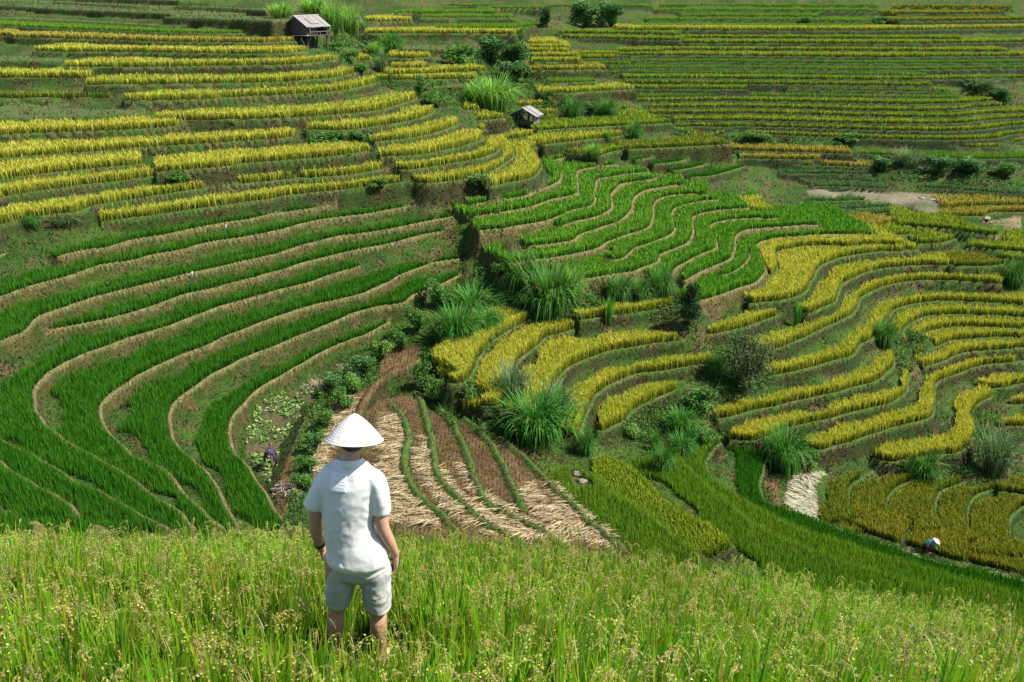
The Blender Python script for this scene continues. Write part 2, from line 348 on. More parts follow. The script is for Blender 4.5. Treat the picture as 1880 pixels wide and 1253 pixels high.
# ------------------------------------------------------------------ lips in the world
def catmull(P, n=10):
    P = np.asarray(P, float)
    Q = np.vstack([2 * P[0] - P[1], P, 2 * P[-1] - P[-2]])
    out = []
    for i in range(1, len(Q) - 2):
        t = np.linspace(0, 1, n, endpoint=False)[:, None]
        a, b, c, d = Q[i - 1], Q[i], Q[i + 1], Q[i + 2]
        # shortened tangents keep the curve from overshooting at unevenly spaced points
        out.append(0.5 * ((2 * b) + (-a + c) * t + (2 * a - 5 * b + 4 * c - d) * t ** 2 + (-a + 3 * b - 3 * c + d) * t ** 3) * 0.85 + 0.15 * (b + (c - b) * t))
    out.append(P[-1][None])
    return np.vstack(out)

def resample(P, step):
    d = np.r_[0, np.cumsum(np.hypot(*np.diff(P, axis=0).T))]
    n = max(3, int(d[-1] / step) + 1)
    s = np.linspace(0, d[-1], n)
    return np.stack([np.interp(s, d, P[:, 0]), np.interp(s, d, P[:, 1])], 1)

for k, t in enumerate(TER):
    W = unproj(catmull(t['pts']), t['Z'])
    dist = W[:, 1].mean()
    W = resample(W, max(0.45, dist * 0.009))
    tg = np.gradient(W, axis=0); tg /= np.hypot(tg[:, 0], tg[:, 1])[:, None] + 1e-9
    nr = np.stack([-tg[:, 1], tg[:, 0]], 1)            # points uphill
    wob = (fbm(W[:, 0] + 31 * k, W[:, 1], 0.45, 3) * 0.28)[:, None]
    t['P'] = W + nr * wob; t['nr'] = nr; t['tg'] = tg
# how far each terrace runs back before the next riser
allP = np.vstack([t['P'] for t in TER]); allZ = np.concatenate([np.full(len(t['P']), t['Z']) for t in TER])
for t in TER:
    P, nr, tg = t['P'], t['nr'], t['tg']
    up = allP[allZ < t['Z'] - 0.2]
    cap = t['D'] or 7.0
    D = np.full(len(P), min(cap, 4.0) if t['D'] is None else cap)
    if len(up):
        for i in range(len(P)):
            v = up - P[i]
            a = v @ nr[i]; b = np.abs(v @ tg[i])
            m = (a > 0.05) & (b < a * 0.45 + 0.5) & (a < 14)
            if m.any(): D[i] = min(np.hypot(v[m, 0], v[m, 1]).min() + 2.6, 13.0 if t['D'] is None else cap)
    if len(D) > 6:
        D = np.array([D[max(0, i - 3):i + 4].max() for i in range(len(D))])
        kk = np.ones(5) / 5; D = np.convolve(np.r_[D[0], D[0], D, D[-1], D[-1]], kk, 'valid')
    t['Dv'] = D
# ------------------------------------------------------------------ the ground as one height field (metres below the camera)
wing = 0.74 + 0.9 * (np.arange(1, 41) / 40.0) ** 1.5      # coarser land beyond both sides of the view
sx = np.r_[-wing[::-1], np.linspace(-0.74, 0.74, 930), wing]
NC = len(sx)
rows = [1.2]
while rows[-1] < 31: rows.append(rows[-1] * 1.025 + 0.03)
while rows[-1] < 100: rows.append(rows[-1] * 1.0032)
while rows[-1] < 182: rows.append(rows[-1] * 1.0019)
while rows[-1] < 230: rows.append(rows[-1] * 1.006)
while rows[-1] < 900: rows.append(rows[-1] * 1.05)
yr = np.array(rows); NR = len(yr)
GY = np.repeat(yr[:, None], NC, 1); GX = GY * sx[None, :]
# control points of the rough shape of the valley
cpts = [allP]; cz = [allZ + 0.8]
def ctl(px, Z): cpts.append(unproj(px, Z)); cz.append(np.full(len(px), Z))
for u_, v_, Z_ in [(470,850,26.0),(540,760,26.0),(520,930,26.1),(590,720,25.7),(700,650,25.3),(610,830,26.2),(745,640,25.2),(800,650,25.6),(800,700,26.5),(840,780,27.2),
                   (865,385,19.4),(885,425,20.6),(930,445,20.9),(945,470,21.6),(990,500,22.5),(1060,530,23.3),(1160,520,23.5),(1225,525,23.9),(1270,555,24.8),(1270,590,26.0),(770,600,24.6),(830,540,24.1),(900,520,24.2),(940,560,25.2),(900,480,22.8),(985,560,25.2),(860,600,26.0),
                   (905,430,21.4),(880,400,20.4),(860,360,19.3),(1130,545,24.6),(1200,530,24.4),(1250,590,26.2),
                   (1290,720,30.0),(1330,700,29.8),(1380,690,29.6),(1250,760,30.8),(1200,800,31.0),(1200,850,31.0),(1280,800,31.3),(1150,810,30.6),(1290,850,31.7),
                   (1430,860,33.8),(1420,910,34.0),(1470,900,34.6),(1480,930,34.8),(1640,690,31.2),(1690,610,30.2),(1660,640,30.6),
                   (1810,760,35.0),(1830,830,35.8),(1830,880,36.2),(1780,860,35.5),(1700,850,35.2),
                   (1050,840,28.4),(1000,790,27.8),(960,770,27.6),(1100,920,28.7),(1180,975,28.9),
                   (1500,350,23.6),(1700,375,24.0),(1600,360,23.8),(1400,350,23.4),(1440,380,24.3),(1370,335,22.6),(1450,345,23.3),(1850,440,25.7),(1830,400,25.0),(1800,420,25.2),
                   (1700,320,22.4),(1800,330,22.5),(1650,300,21.6),(1450,262,20.3),(1550,270,20.5),(1280,258,18.8),
                   (700,110,10.8),(660,90,9.9),(620,80,8.6),(600,100,9.0),(560,92,8.1),(790,180,13.0),(820,200,14.0),(880,150,12.6),(930,170,14.2),(940,110,11.5),(1000,120,12.3),
                   (1060,200,16.6),(1100,205,16.8),(900,200,15.0),(1000,150,13.8),(1180,250,18.2),(1070,30,6.7),(1000,40,7.0),(640,30,5.6),(570,20,4.4),(600,50,6.6)]:
    ctl([(u_, v_)], Z_ * (0.965 if u_ > 1180 and v_ > 540 else 1.0))
hid = []
for s_ in np.r_[-1.6, -1.1, np.linspace(-0.74, 0.74, 13), 1.1, 1.6]:       # hidden slope between the near field and the valley, and the land beyond the frame
    q = min(1.0, max(0.0, s_) / 0.74)
    for y_, z_ in [(12, 10.5), (16, 15.0), (20, 17.5), (25, 20.5), (30, 22.6)]:
        hid.append((s_ * y_, y_, z_ + q * (y_ / 30.0) * 7.0 - (0.6 if s_ < -0.3 else 0)))
    for y_, z_ in [(215, 3.0), (260, -3.0), (340, -14.0), (480, -30.0), (700, -60.0), (900, -80.0)]:
        hid.append((s_ * y_, y_, z_))
hid = np.array(hid)
cpts.append(hid[:, :2]); cz.append(hid[:, 2])
# keep the land at both sides going on as it is at the frame's edge
CPX = np.vstack(cpts); CZ = np.concatenate(cz)
keep = rs.rand(len(CPX)) < 0.45; keep[len(allP):] = True
CPX, CZ = CPX[keep], CZ[keep]
CW = np.r_[np.ones(int(keep[:len(allP)].sum())), np.full(int(len(keep) - len(allP)), 5.0)]
ci = np.unique(np.r_[np.arange(0, NR, 7), NR - 1]); cj = np.unique(np.r_[np.arange(0, NC, 7), NC - 1])
BX, BY = GX[np.ix_(ci, cj)].ravel(), GY[np.ix_(ci, cj)].ravel()
BZ = np.empty(len(BX))
for a in range(0, len(BX), 2000):
    d2 = (BX[a:a + 2000, None] - CPX[None, :, 0]) ** 2 + (BY[a:a + 2000, None] - CPX[None, :, 1]) ** 2
    soft = (0.012 * BY[a:a + 2000, None]) ** 2 + 0.3
    w = CW / (d2 + soft) ** 2.2
    BZ[a:a + 2000] = (w * CZ).sum(1) / w.sum(1)
BZ = BZ.reshape(len(ci), len(cj))
tmp = np.stack([np.interp(np.arange(NC), cj, r) for r in BZ])
base = np.stack([np.interp(np.arange(NR), ci, tmp[:, j]) for j in range(NC)], 1)
base = base + fbm(GX, GY, 0.30, 4) * 0.35 * np.clip((GY - 10) / 20, 0, 1)
GNT = fbm(GX, GY, 0.7, 3) * 0.25
H = base.copy()                                    # smaller = higher
ID = np.full(H.shape, -1, np.int16); DIN = np.zeros(H.shape, np.float32); TAL = np.full(H.shape, 999.0)
SLOPE = {'t': 3.0, 'n': 3.0, 'f': 2.2}
order = sorted(range(len(TER)), key=lambda k: -TER[k]['Z'])
for k in order:
    t = TER[k]; P, Dv, Z = t['P'], t['Dv'], t['Z']
    pad = Dv.max() + 6.0
    x0, y0 = P.min(0) - pad; x1, y1 = P.max(0) + pad
    i0, i1 = np.searchsorted(yr, [y0, y1])
    if i1 <= i0: continue
    sub = (GX[i0:i1] > x0) & (GX[i0:i1] < x1)
    ii, jj = np.nonzero(sub); ii = ii + i0
    if len(ii) == 0: continue
    X = GX[ii, jj]; Y = GY[ii, jj]
    A = P[:-1]; Bv = P[1:] - A; L2 = (Bv ** 2).sum(1) + 1e-9; ns = len(A)
    sd = np.empty(len(X)); ex = np.empty(len(X)); dd = np.empty(len(X)); md = np.empty(len(X))
    for a in range(0, len(X), 20000):
        q = slice(a, a + 20000)
        px = X[q, None] - A[None, :, 0]; py = Y[q, None] - A[None, :, 1]
        tt = (px * Bv[None, :, 0] + py * Bv[None, :, 1]) / L2
        tc = np.clip(tt, 0, 1)
        rx = px - tc * Bv[None, :, 0]; ry = py - tc * Bv[None, :, 1]
        d2 = rx * rx + ry * ry
        j = d2.argmin(1); ar = np.arange(len(j))
        cr = Bv[j, 0] * py[ar, j] - Bv[j, 1] * px[ar, j]      # >0 on the uphill side
        d = np.sqrt(d2[ar, j])
        tj = tt[ar, j]
        e = np.zeros(len(j))
        m0 = (j == 0) & (tj < 0); e[m0] = -tj[m0] * math.sqrt(L2[0])
        m1 = (j == ns - 1) & (tj > 1); e[m1] = (tj[m1] - 1) * math.sqrt(L2[-1])
        sd[q] = np.where(cr > 0, d, -d); ex[q] = e
        # at a corner the side is told by the mean of the two neighbouring normals
        tcj = tc[ar, j]; ln_ = np.sqrt(L2)
        nx_ = -Bv[:, 1] / ln_; ny_ = Bv[:, 0] / ln_
        for jn, vm in ((np.minimum(j + 1, ns - 1), tcj >= 1), (np.maximum(j - 1, 0), tcj <= 0)):
            vm = vm & (jn != j)
            vx = np.where(tcj >= 1, A[j, 0] + Bv[j, 0], A[j, 0]); vy = np.where(tcj >= 1, A[j, 1] + Bv[j, 1], A[j, 1])
            dt = (X[q] - vx) * (nx_[j] + nx_[jn]) + (Y[q] - vy) * (ny_[j] + ny_[jn])
            sd[q] = np.where(vm, np.where(dt > 0, d, -d), sd[q])
        perp = np.abs(cr) / np.sqrt(L2[j])
        sd[q] = np.where(e > 0, np.where(cr > 0, perp, -perp), sd[q])
        dd[q] = Dv[j] * (1 - tc[ar, j]) + Dv[j + 1] * tc[ar, j]
    out = np.maximum(0, -sd); back = np.maximum(0, sd - dd)
    s_out = np.hypot(np.maximum(out, 0), ex); s_out = np.hypot(s_out, back * 0.16)
    rough = fbm(X, Y, 1.1, 3) * 0.16
    sl = SLOPE[t['bank']]
    so = np.maximum(0, s_out + np.where(s_out > 0, rough * np.minimum(1, s_out / 0.3), 0))
    h = Z + sl * so
    tal = Z + sl * np.minimum(so, 0.62) + 0.85 * np.maximum(0, so - 0.62)
    inside = s_out <= 0
    bw = 0.55 if t['crop'] == 's' else 0.26
    h = h - np.where(inside & (sd < bw), (0.24 if t['crop'] == 's' else 0.12) * np.sin(PI * np.clip(sd / bw, 0, 1)), 0)
    m = h < H[ii, jj]
    # only the part within reach of this terrace counts
    mt = (tal < TAL[ii, jj]) & (s_out < 9) & (back < 5) & (tal > h - 1e-6 - 99); TAL[ii[mt], jj[mt]] = tal[mt]
    m &= (s_out < 0.66) & (back < 4.0)
    a_, b_ = ii[m], jj[m]
    H[a_, b_] = h[m]
    DIN[a_, b_] = np.where(inside[m], sd[m], -s_out[m])
    ID[a_, b_] = np.where(inside[m] | (s_out[m] < 0.9), k, -2)

tm = (ID < 0) & (TAL < H) & (GY > 33); H[tm] = TAL[tm] + GNT[tm]
# the near rice field: its own gently falling ground, ending at a brow whose outline is the photo's
def edge_v(u): return np.interp(u, [-120, 0, 280, 520, 700, 850, 1000, 1140, 1280, 1500, 1700, 1875, 2000], [962, 966, 966, 962, 962, 968, 985, 1003, 1020, 1052, 1080, 1112, 1140])
def edge_y(s): return np.interp(s, [-0.75, 0, 0.75], [9.0, 8.8, 7.8])
RICE_H = 0.66
def near_Z(x, y):
    s = x / y
    ye = edge_y(s)
    # depth of the top of the crop at the brow
    v = edge_v(940 + 1330 * s * 1.0)
    for _ in range(3):
        tz = np.tan(PITCH + np.arctan((v - 626.5) / F_PX)) * ye
        u = 940 + F_PX * s * ye / (ye * CP + tz * SP)
        v = edge_v(u)
    ztop = np.tan(PITCH + np.arctan((v - 626.5) / F_PX)) * ye
    Ze = ztop + RICE_H * 1.0
    # from the camera's own terrace down to the brow
    y0 = 4.5; Z0 = 4.07 + 0.02 * (x + 0.95) + 0.13 * np.maximum(0, x - 0.3)
    tq = (y - y0) / (ye - y0)
    Zl = Z0 + (Ze - Z0) * tq
    return np.where(y <= ye, Zl + 0.10 * tq * (1 - tq) * 0, Ze + (y - ye) * 1.25)
mk = GY < 31
NZ = near_Z(GX, GY) + fbm(GX, GY, 0.8, 2) * 0.05
near = mk & (NZ < H)
H = np.where(near, NZ, H); ID[near] = -3
HW = -H

# ------------------------------------------------------------------ sampling the ground
lyr = yr
def sample(arr, x, y, nearest=False):
    x = np.asarray(x, float); y = np.asarray(y, float)
    fi = np.interp(y, lyr, np.arange(NR)); fj = np.interp(x / y, sx, np.arange(NC))
    fj = np.clip(fj, 0, NC - 1.001); fi = np.clip(fi, 0, NR - 1.001)
    if nearest: return arr[np.round(fi).astype(int), np.round(fj).astype(int)]
    i = fi.astype(int); j = fj.astype(int); a = fi - i; b = fj - j
    return (arr[i, j] * (1 - a) + arr[i + 1, j] * a) * (1 - b) + (arr[i, j + 1] * (1 - a) + arr[i + 1, j + 1] * a) * b
def ground(x, y): return float(sample(HW, x, y))
def hit(u, v, ymin=31.0):
    """where the line of sight through photo pixel (u, v) meets the ground beyond ymin"""
    x, y, z = ray(u, v)
    t = np.linspace(ymin / y, 230 / y, 3000)
    g = sample(HW, x * t, y * t)
    w = np.nonzero(z * t <= g)[0]
    i = w[0] if len(w) else -1
    return float(x * t[i]), float(y * t[i]), float(g[i])
# ------------------------------------------------------------------ colours of the ground
def ncol(c): return np.array(c, float)
C_SOIL = ncol((0.130, 0.085, 0.045)); C_DRY = ncol((0.30, 0.235, 0.12)); C_GR = ncol((0.055, 0.100, 0.014)); C_GRD = ncol((0.035, 0.070, 0.012)); C_OLV = ncol((0.125, 0.120, 0.035))
GN1 = fbm(GX, GY, 0.9, 4); GN2 = fbm(GX + 50, GY, 0.25, 3); GN3 = fbm(GX, GY + 70, 3.0, 2)
Cg = np.zeros(H.shape + (3,)) + C_GR
def mixc(a, b, w): return a * (1 - w[..., None]) + b * w[..., None]
Cg = mixc(Cg, C_GRD + np.zeros_like(Cg), np.clip(GN2 * 1.5 + 0.5, 0, 1))
Cg = mixc(Cg, C_SOIL + np.zeros_like(Cg), np.clip(GN1 * 2.2 - 0.1, 0, 0.7))
bankk = np.array([{'t': 0, 'n': 1, 'f': 2}[t['bank']] for t in TER] + [3])
kid = np.where(ID >= 0, bankk[np.clip(ID, -1, len(TER) - 1)], -1)
riser = (ID >= 0) & (DIN < 0)
q = np.clip(0.5 + GN1 * 1.6 + GN3 * 0.7, 0, 1)
def setc(mask, a, b, w): Cg[mask] = ncol(a) * (1 - w[mask][:, None]) + ncol(b) * w[mask][:, None]
setc(riser & (kid == 0), (0.040, 0.062, 0.010), (0.090, 0.076, 0.025), q)
small = np.array([t['Z'] > 18.8 and t['Z'] < 24.6 and t['P'][:, 0].mean() > 0 for t in TER] + [False])
setc(riser & (kid == 0) & small[np.clip(ID, -1, 999)], (0.070, 0.072, 0.018), (0.14, 0.105, 0.042), q)
setc(riser & (kid == 1), (0.032, 0.058, 0.010), (0.048, 0.042, 0.016), q)
setc(riser & (kid == 2), (0.020, 0.038, 0.011), (0.036, 0.030, 0.015), q)  # far banks: cloud shade over that hillside is put into this darker colour
tread = (ID >= 0) & (DIN >= 0)
stubk = np.array([t['crop'] == 's' for t in TER] + [False])[np.clip(ID, -1, len(TER) - 1)]
bund = tread & (DIN < np.where(stubk, 0.55, 0.22))
setc(bund & (kid == 0), (0.21, 0.168, 0.072), (0.12, 0.13, 0.040), np.clip(0.4 + GN3, 0, 1))
setc(bund & (kid == 1), (0.065, 0.12, 0.022), (0.11, 0.125, 0.035), np.clip(0.4 + GN1 * 2, 0, 1))
setc(bund & (kid == 2), (0.045, 0.085, 0.022), (0.06, 0.08, 0.025), q)
cropid = np.array([ord(t['crop']) for t in TER] + [0]); cc = np.where(tread & ~bund, cropid[np.clip(ID, -1, len(TER) - 1)], 0)
FLOORC = {'c': ((0.05, 0.09, 0.015), (0.08, 0.09, 0.02)), 'g': ((0.03, 0.055, 0.012), (0.05, 0.06, 0.02)), 'y': ((0.13, 0.10, 0.02), (0.10, 0.09, 0.02)), 'o': ((0.14, 0.10, 0.03), (0.11, 0.08, 0.03)), 'l': ((0.05, 0.08, 0.015), (0.07, 0.08, 0.02)),
          'm': ((0.07, 0.085, 0.015), (0.08, 0.08, 0.02)), 'd': ((0.09, 0.08, 0.015), (0.07, 0.075, 0.02)), '-': ((0.07, 0.12, 0.03), (0.11, 0.12, 0.04)), 's': ((0.095, 0.062, 0.026), (0.155, 0.105, 0.048)), 'w': ((0.05, 0.09, 0.03), (0.06, 0.09, 0.04))}
for ch, (a, b) in FLOORC.items(): setc(cc == ord(ch), a, b, q)
setc(ID == -3, (0.045, 0.05, 0.015), (0.10, 0.075, 0.035), q)
# patches with a colour of their own, outlined in the photo and laid on the ground at their real place
PU, PV = proj(GX, GY, HW)
def inpoly(poly, x, y):
    ins = np.zeros(x.shape, bool); n = len(poly)
    for i in range(n):
        x1, y1 = poly[i]; x2, y2 = poly[(i + 1) % n]
        c = ((y1 > y) != (y2 > y)) & (x < (x2 - x1) * (y - y1) / (y2 - y1 + 1e-12) + x1)
        ins ^= c
    return ins
far = GY > 31
def patch(poly): return inpoly(poly, PU, PV) & far
VEG = [(452,790),(470,750),(500,728),(545,715),(585,715),(585,745),(560,790),(548,830),(545,880),(560,930),(545,960),(525,945),(505,900),(475,868),(452,835)]
m_veg = patch(VEG) & (ID < 0); setc(m_veg, (0.10, 0.085, 0.04), (0.07, 0.10, 0.03), q)
STRIP1 = [(700,640),(772,632),(765,668),(722,688),(692,712),(672,745),(650,795),(632,850),(628,960),(570,960),(565,850),(590,790),(625,740),(668,700)]
HEDGE = [(705,650),(692,702),(650,727),(612,748),(600,795),(585,835),(574,880),(570,935),(580,970),(515,970),(530,930),(537,880),(540,830),(553,790),(580,745),(588,712),(640,678)]
m_hedge = patch(HEDGE); setc(m_hedge, (0.05, 0.09, 0.018), (0.07, 0.10, 0.02), q); m_veg &= ~m_hedge; cc = np.where(m_hedge, 0, cc)
m_s1 = patch(STRIP1) & ~m_hedge; setc(m_s1, (0.095, 0.062, 0.026), (0.155, 0.105, 0.048), q)
WHITEP = [(1446,890),(1458,874),(1485,868),(1515,868),(1500,880),(1492,892),(1496,925),(1512,938),(1495,948),(1478,948),(1457,938),(1444,928),(1443,905)]
m_wh = patch(WHITEP); setc(m_wh, (0.34, 0.28, 0.20), (0.24, 0.17, 0.10), q)
m_br = patch([(1403,885),(1428,885),(1434,925),(1430,940),(1412,925)]); setc(m_br, (0.16, 0.09, 0.045), (0.22, 0.14, 0.08), q)
m_dirt = patch([(1480,350),(1520,347),(1640,352),(1720,358),(1800,365),(1840,372),(1860,380),(1760,384),(1735,396),(1700,390),(1650,378),(1560,372),(1490,368)]) & (ID < 0)
setc(m_dirt, (0.25, 0.20, 0.14), (0.12, 0.13, 0.06), np.clip(0.45 + GN2 * 1.6, 0, 1))
m_tan = patch([(1800,408),(1875,398),(1875,410),(1830,414)]) | patch([(1785,436),(1830,436),(1875,424),(1875,430),(1840,440),(1800,442)]) | patch([(1840,410),(1875,405),(1875,418),(1845,422)])
setc(m_tan, (0.24, 0.18, 0.10), (0.16, 0.15, 0.07), q)
pth = (np.abs(PV - np.interp(PU, [1446, 1486, 1529, 1566, 1619, 1686, 1779, 1872, 1960], [940, 955, 970, 988, 1003, 1024, 1046, 1070, 1093])) < 7) & (PU > 1440) & far & (DIN < 0.9)
setc(pth, (0.30, 0.25, 0.17), (0.14, 0.13, 0.07), np.clip(0.35 + GN3, 0, 1))

def build_ground():
    m, nt, b = new_mat("ground")
    at = N(nt, "ShaderNodeAttribute", attribute_name="Col")
    tc = N(nt, "ShaderNodeTexCoord")
    n1 = N(nt, "ShaderNodeTexNoise"); n1.inputs["Scale"].default_value = 6.0; n1.inputs["Detail"].default_value = 10
    nt.links.new(tc.outputs["Object"], n1.inputs["Vector"])
    mr = N(nt, "ShaderNodeMapRange"); mr.inputs[1].default_value = 0.3; mr.inputs[2].default_value = 0.7; mr.inputs[3].default_value = 0.55; mr.inputs[4].default_value = 1.45
    nt.links.new(n1.outputs[0], mr.inputs[0])
    mu = N(nt, "ShaderNodeMix", data_type='RGBA', blend_type='MULTIPLY'); mu.inputs[0].default_value = 1.0
    nt.links.new(at.outputs["Color"], mu.inputs[6]); nt.links.new(mr.outputs[0], mu.inputs[7])
    nt.links.new(mu.outputs[2], b.inputs["Base Color"])
    b.inputs["Roughness"].default_value = 0.95; b.inputs["Specular IOR Level"].default_value = 0.15
    n2 = N(nt, "ShaderNodeTexNoise"); n2.inputs["Scale"].default_value = 3.5; n2.inputs["Detail"].default_value = 9; n2.inputs["Roughness"].default_value = 0.7
    nt.links.new(tc.outputs["Object"], n2.inputs["Vector"])
    bp = N(nt, "ShaderNodeBump"); bp.inputs["Strength"].default_value = 0.9; bp.inputs["Distance"].default_value = 0.25
    nt.links.new(n2.outputs[0], bp.inputs["Height"]); nt.links.new(bp.outputs[0], b.inputs["Normal"])
    V = np.stack([GX.ravel(), GY.ravel(), HW.ravel()], 1)
    idx = np.arange(NR * NC).reshape(NR, NC)
    Fq = np.stack([idx[:-1, :-1].ravel(), idx[:-1, 1:].ravel(), idx[1:, 1:].ravel(), idx[1:, :-1].ravel()], 1)
    o = mesh_obj("ground", V, Fq, m, smooth=True, cols=Cg.reshape(-1, 3))
    tag(o, kind="structure", label="terraced hillsides and banks of earth and grass")
    return o
build_ground()
# ------------------------------------------------------------------ blades
def blades(x, y, z, h, w, lean, az, cb, ct, seg=1):
    """one leaf per entry: a tapering strip from the foot to a leaning tip; returns vertices, triangles, colours"""
    n = len(x)
    fa = az + rs.uniform(-1.2, 1.2, n)
    wx = np.cos(fa + PI / 2) * w * 0.5; wy = np.sin(fa + PI / 2) * w * 0.5
    lx = np.cos(az) * lean; ly = np.sin(az) * lean
    if seg == 1:
        V = np.empty((n, 3, 3))
        V[:, 0] = np.stack([x - wx, y - wy, z], 1); V[:, 1] = np.stack([x + wx, y + wy, z], 1)
        V[:, 2] = np.stack([x + lx, y + ly, z + h], 1)
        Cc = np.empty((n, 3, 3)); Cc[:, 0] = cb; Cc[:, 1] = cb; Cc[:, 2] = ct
        Fc = np.arange(n * 3).reshape(n, 3)
        return V.reshape(-1, 3), Fc, Cc.reshape(-1, 3)
    V = np.empty((n, 5, 3)); Cc = np.empty((n, 5, 3))
    V[:, 0] = np.stack([x - wx, y - wy, z], 1); V[:, 1] = np.stack([x + wx, y + wy, z], 1)
    V[:, 2] = np.stack([x - wx * .9 + lx * .3, y - wy * .9 + ly * .3, z + h * .72], 1); V[:, 3] = np.stack([x + wx * .9 + lx * .3, y + wy * .9 + ly * .3, z + h * .72], 1)
    V[:, 4] = np.stack([x + lx, y + ly, z + h], 1)
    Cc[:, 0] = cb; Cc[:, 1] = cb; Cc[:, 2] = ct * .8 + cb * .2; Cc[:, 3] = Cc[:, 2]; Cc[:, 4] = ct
    b0 = np.arange(n) * 5
    Fc = np.concatenate([np.stack([b0, b0 + 1, b0 + 3], 1), np.stack([b0, b0 + 3, b0 + 2], 1), np.stack([b0 + 2, b0 + 3, b0 + 4], 1)])
    return V.reshape(-1, 3), Fc, Cc.reshape(-1, 3)

class Pile:
    def __init__(s): s.V = []; s.F = []; s.C = []; s.n = 0
    def add(s, V, Fc, Cc):
        if len(V) == 0: return
        s.V.append(V); s.F.append(Fc + s.n); s.C.append(Cc); s.n += len(V)
    def obj(s, name, mat, parent=None):
        return mesh_obj(name, np.vstack(s.V), np.vstack(s.F), mat, parent, cols=np.vstack(s.C))

M_crop = leaf_mat("rice_leaves", trans=0.30, rough=0.65, spec=0.2)
M_leaf = leaf_mat("leaves", trans=0.28, rough=0.65, spec=0.15)
M_dry = leaf_mat("dry_stalks", trans=0.12, rough=0.8, spec=0.1, tint=(1, 1, 1))

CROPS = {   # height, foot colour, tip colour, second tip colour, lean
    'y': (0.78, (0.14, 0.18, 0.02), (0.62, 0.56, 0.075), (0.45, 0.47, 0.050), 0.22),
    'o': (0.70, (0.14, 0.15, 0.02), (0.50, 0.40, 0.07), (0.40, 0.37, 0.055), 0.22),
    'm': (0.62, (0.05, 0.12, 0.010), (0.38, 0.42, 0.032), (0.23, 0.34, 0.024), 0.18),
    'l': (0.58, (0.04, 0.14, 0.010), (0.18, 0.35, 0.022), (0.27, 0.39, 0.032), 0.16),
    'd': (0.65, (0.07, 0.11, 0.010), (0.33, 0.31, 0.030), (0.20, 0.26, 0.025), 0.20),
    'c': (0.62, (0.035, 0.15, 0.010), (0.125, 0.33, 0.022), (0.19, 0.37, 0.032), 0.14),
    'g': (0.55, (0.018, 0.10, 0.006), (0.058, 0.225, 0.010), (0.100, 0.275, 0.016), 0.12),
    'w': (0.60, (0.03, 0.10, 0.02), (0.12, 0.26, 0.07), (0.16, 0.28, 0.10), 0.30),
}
step_y = np.gradient(yr)[:, None] * np.ones((1, NC)); step_x = GY * np.gradient(sx)[None, :]
AREA = step_y * step_x
DIST = np.hypot(GX, np.hypot(GY, H))
PXM = 899.0 / DIST                             # render pixels per metre
SINT = np.clip(H / DIST, 0.10, 1)
DEPTHV = np.array([1.0] * 1)
crop_ok = tread & (DIN > 0.30) & ~patch([(1042, 858), (1082, 860), (1092, 900), (1050, 900)])
def scatter(mask, dens):
    """random points inside the cells of mask, dens per square metre"""
    lam = np.where(mask, AREA * dens, 0)
    cnt = rs.poisson(lam)
    ii, jj = np.nonzero(cnt)
    c = cnt[ii, jj]; ii = np.repeat(ii, c); jj = np.repeat(jj, c)
    y = GY[ii, jj] + (rs.rand(len(ii)) - 0.5) * step_y[ii, jj]
    x = sx[jj] * y + (rs.rand(len(ii)) - 0.5) * step_x[ii, jj]
    return x, y, ii, jj

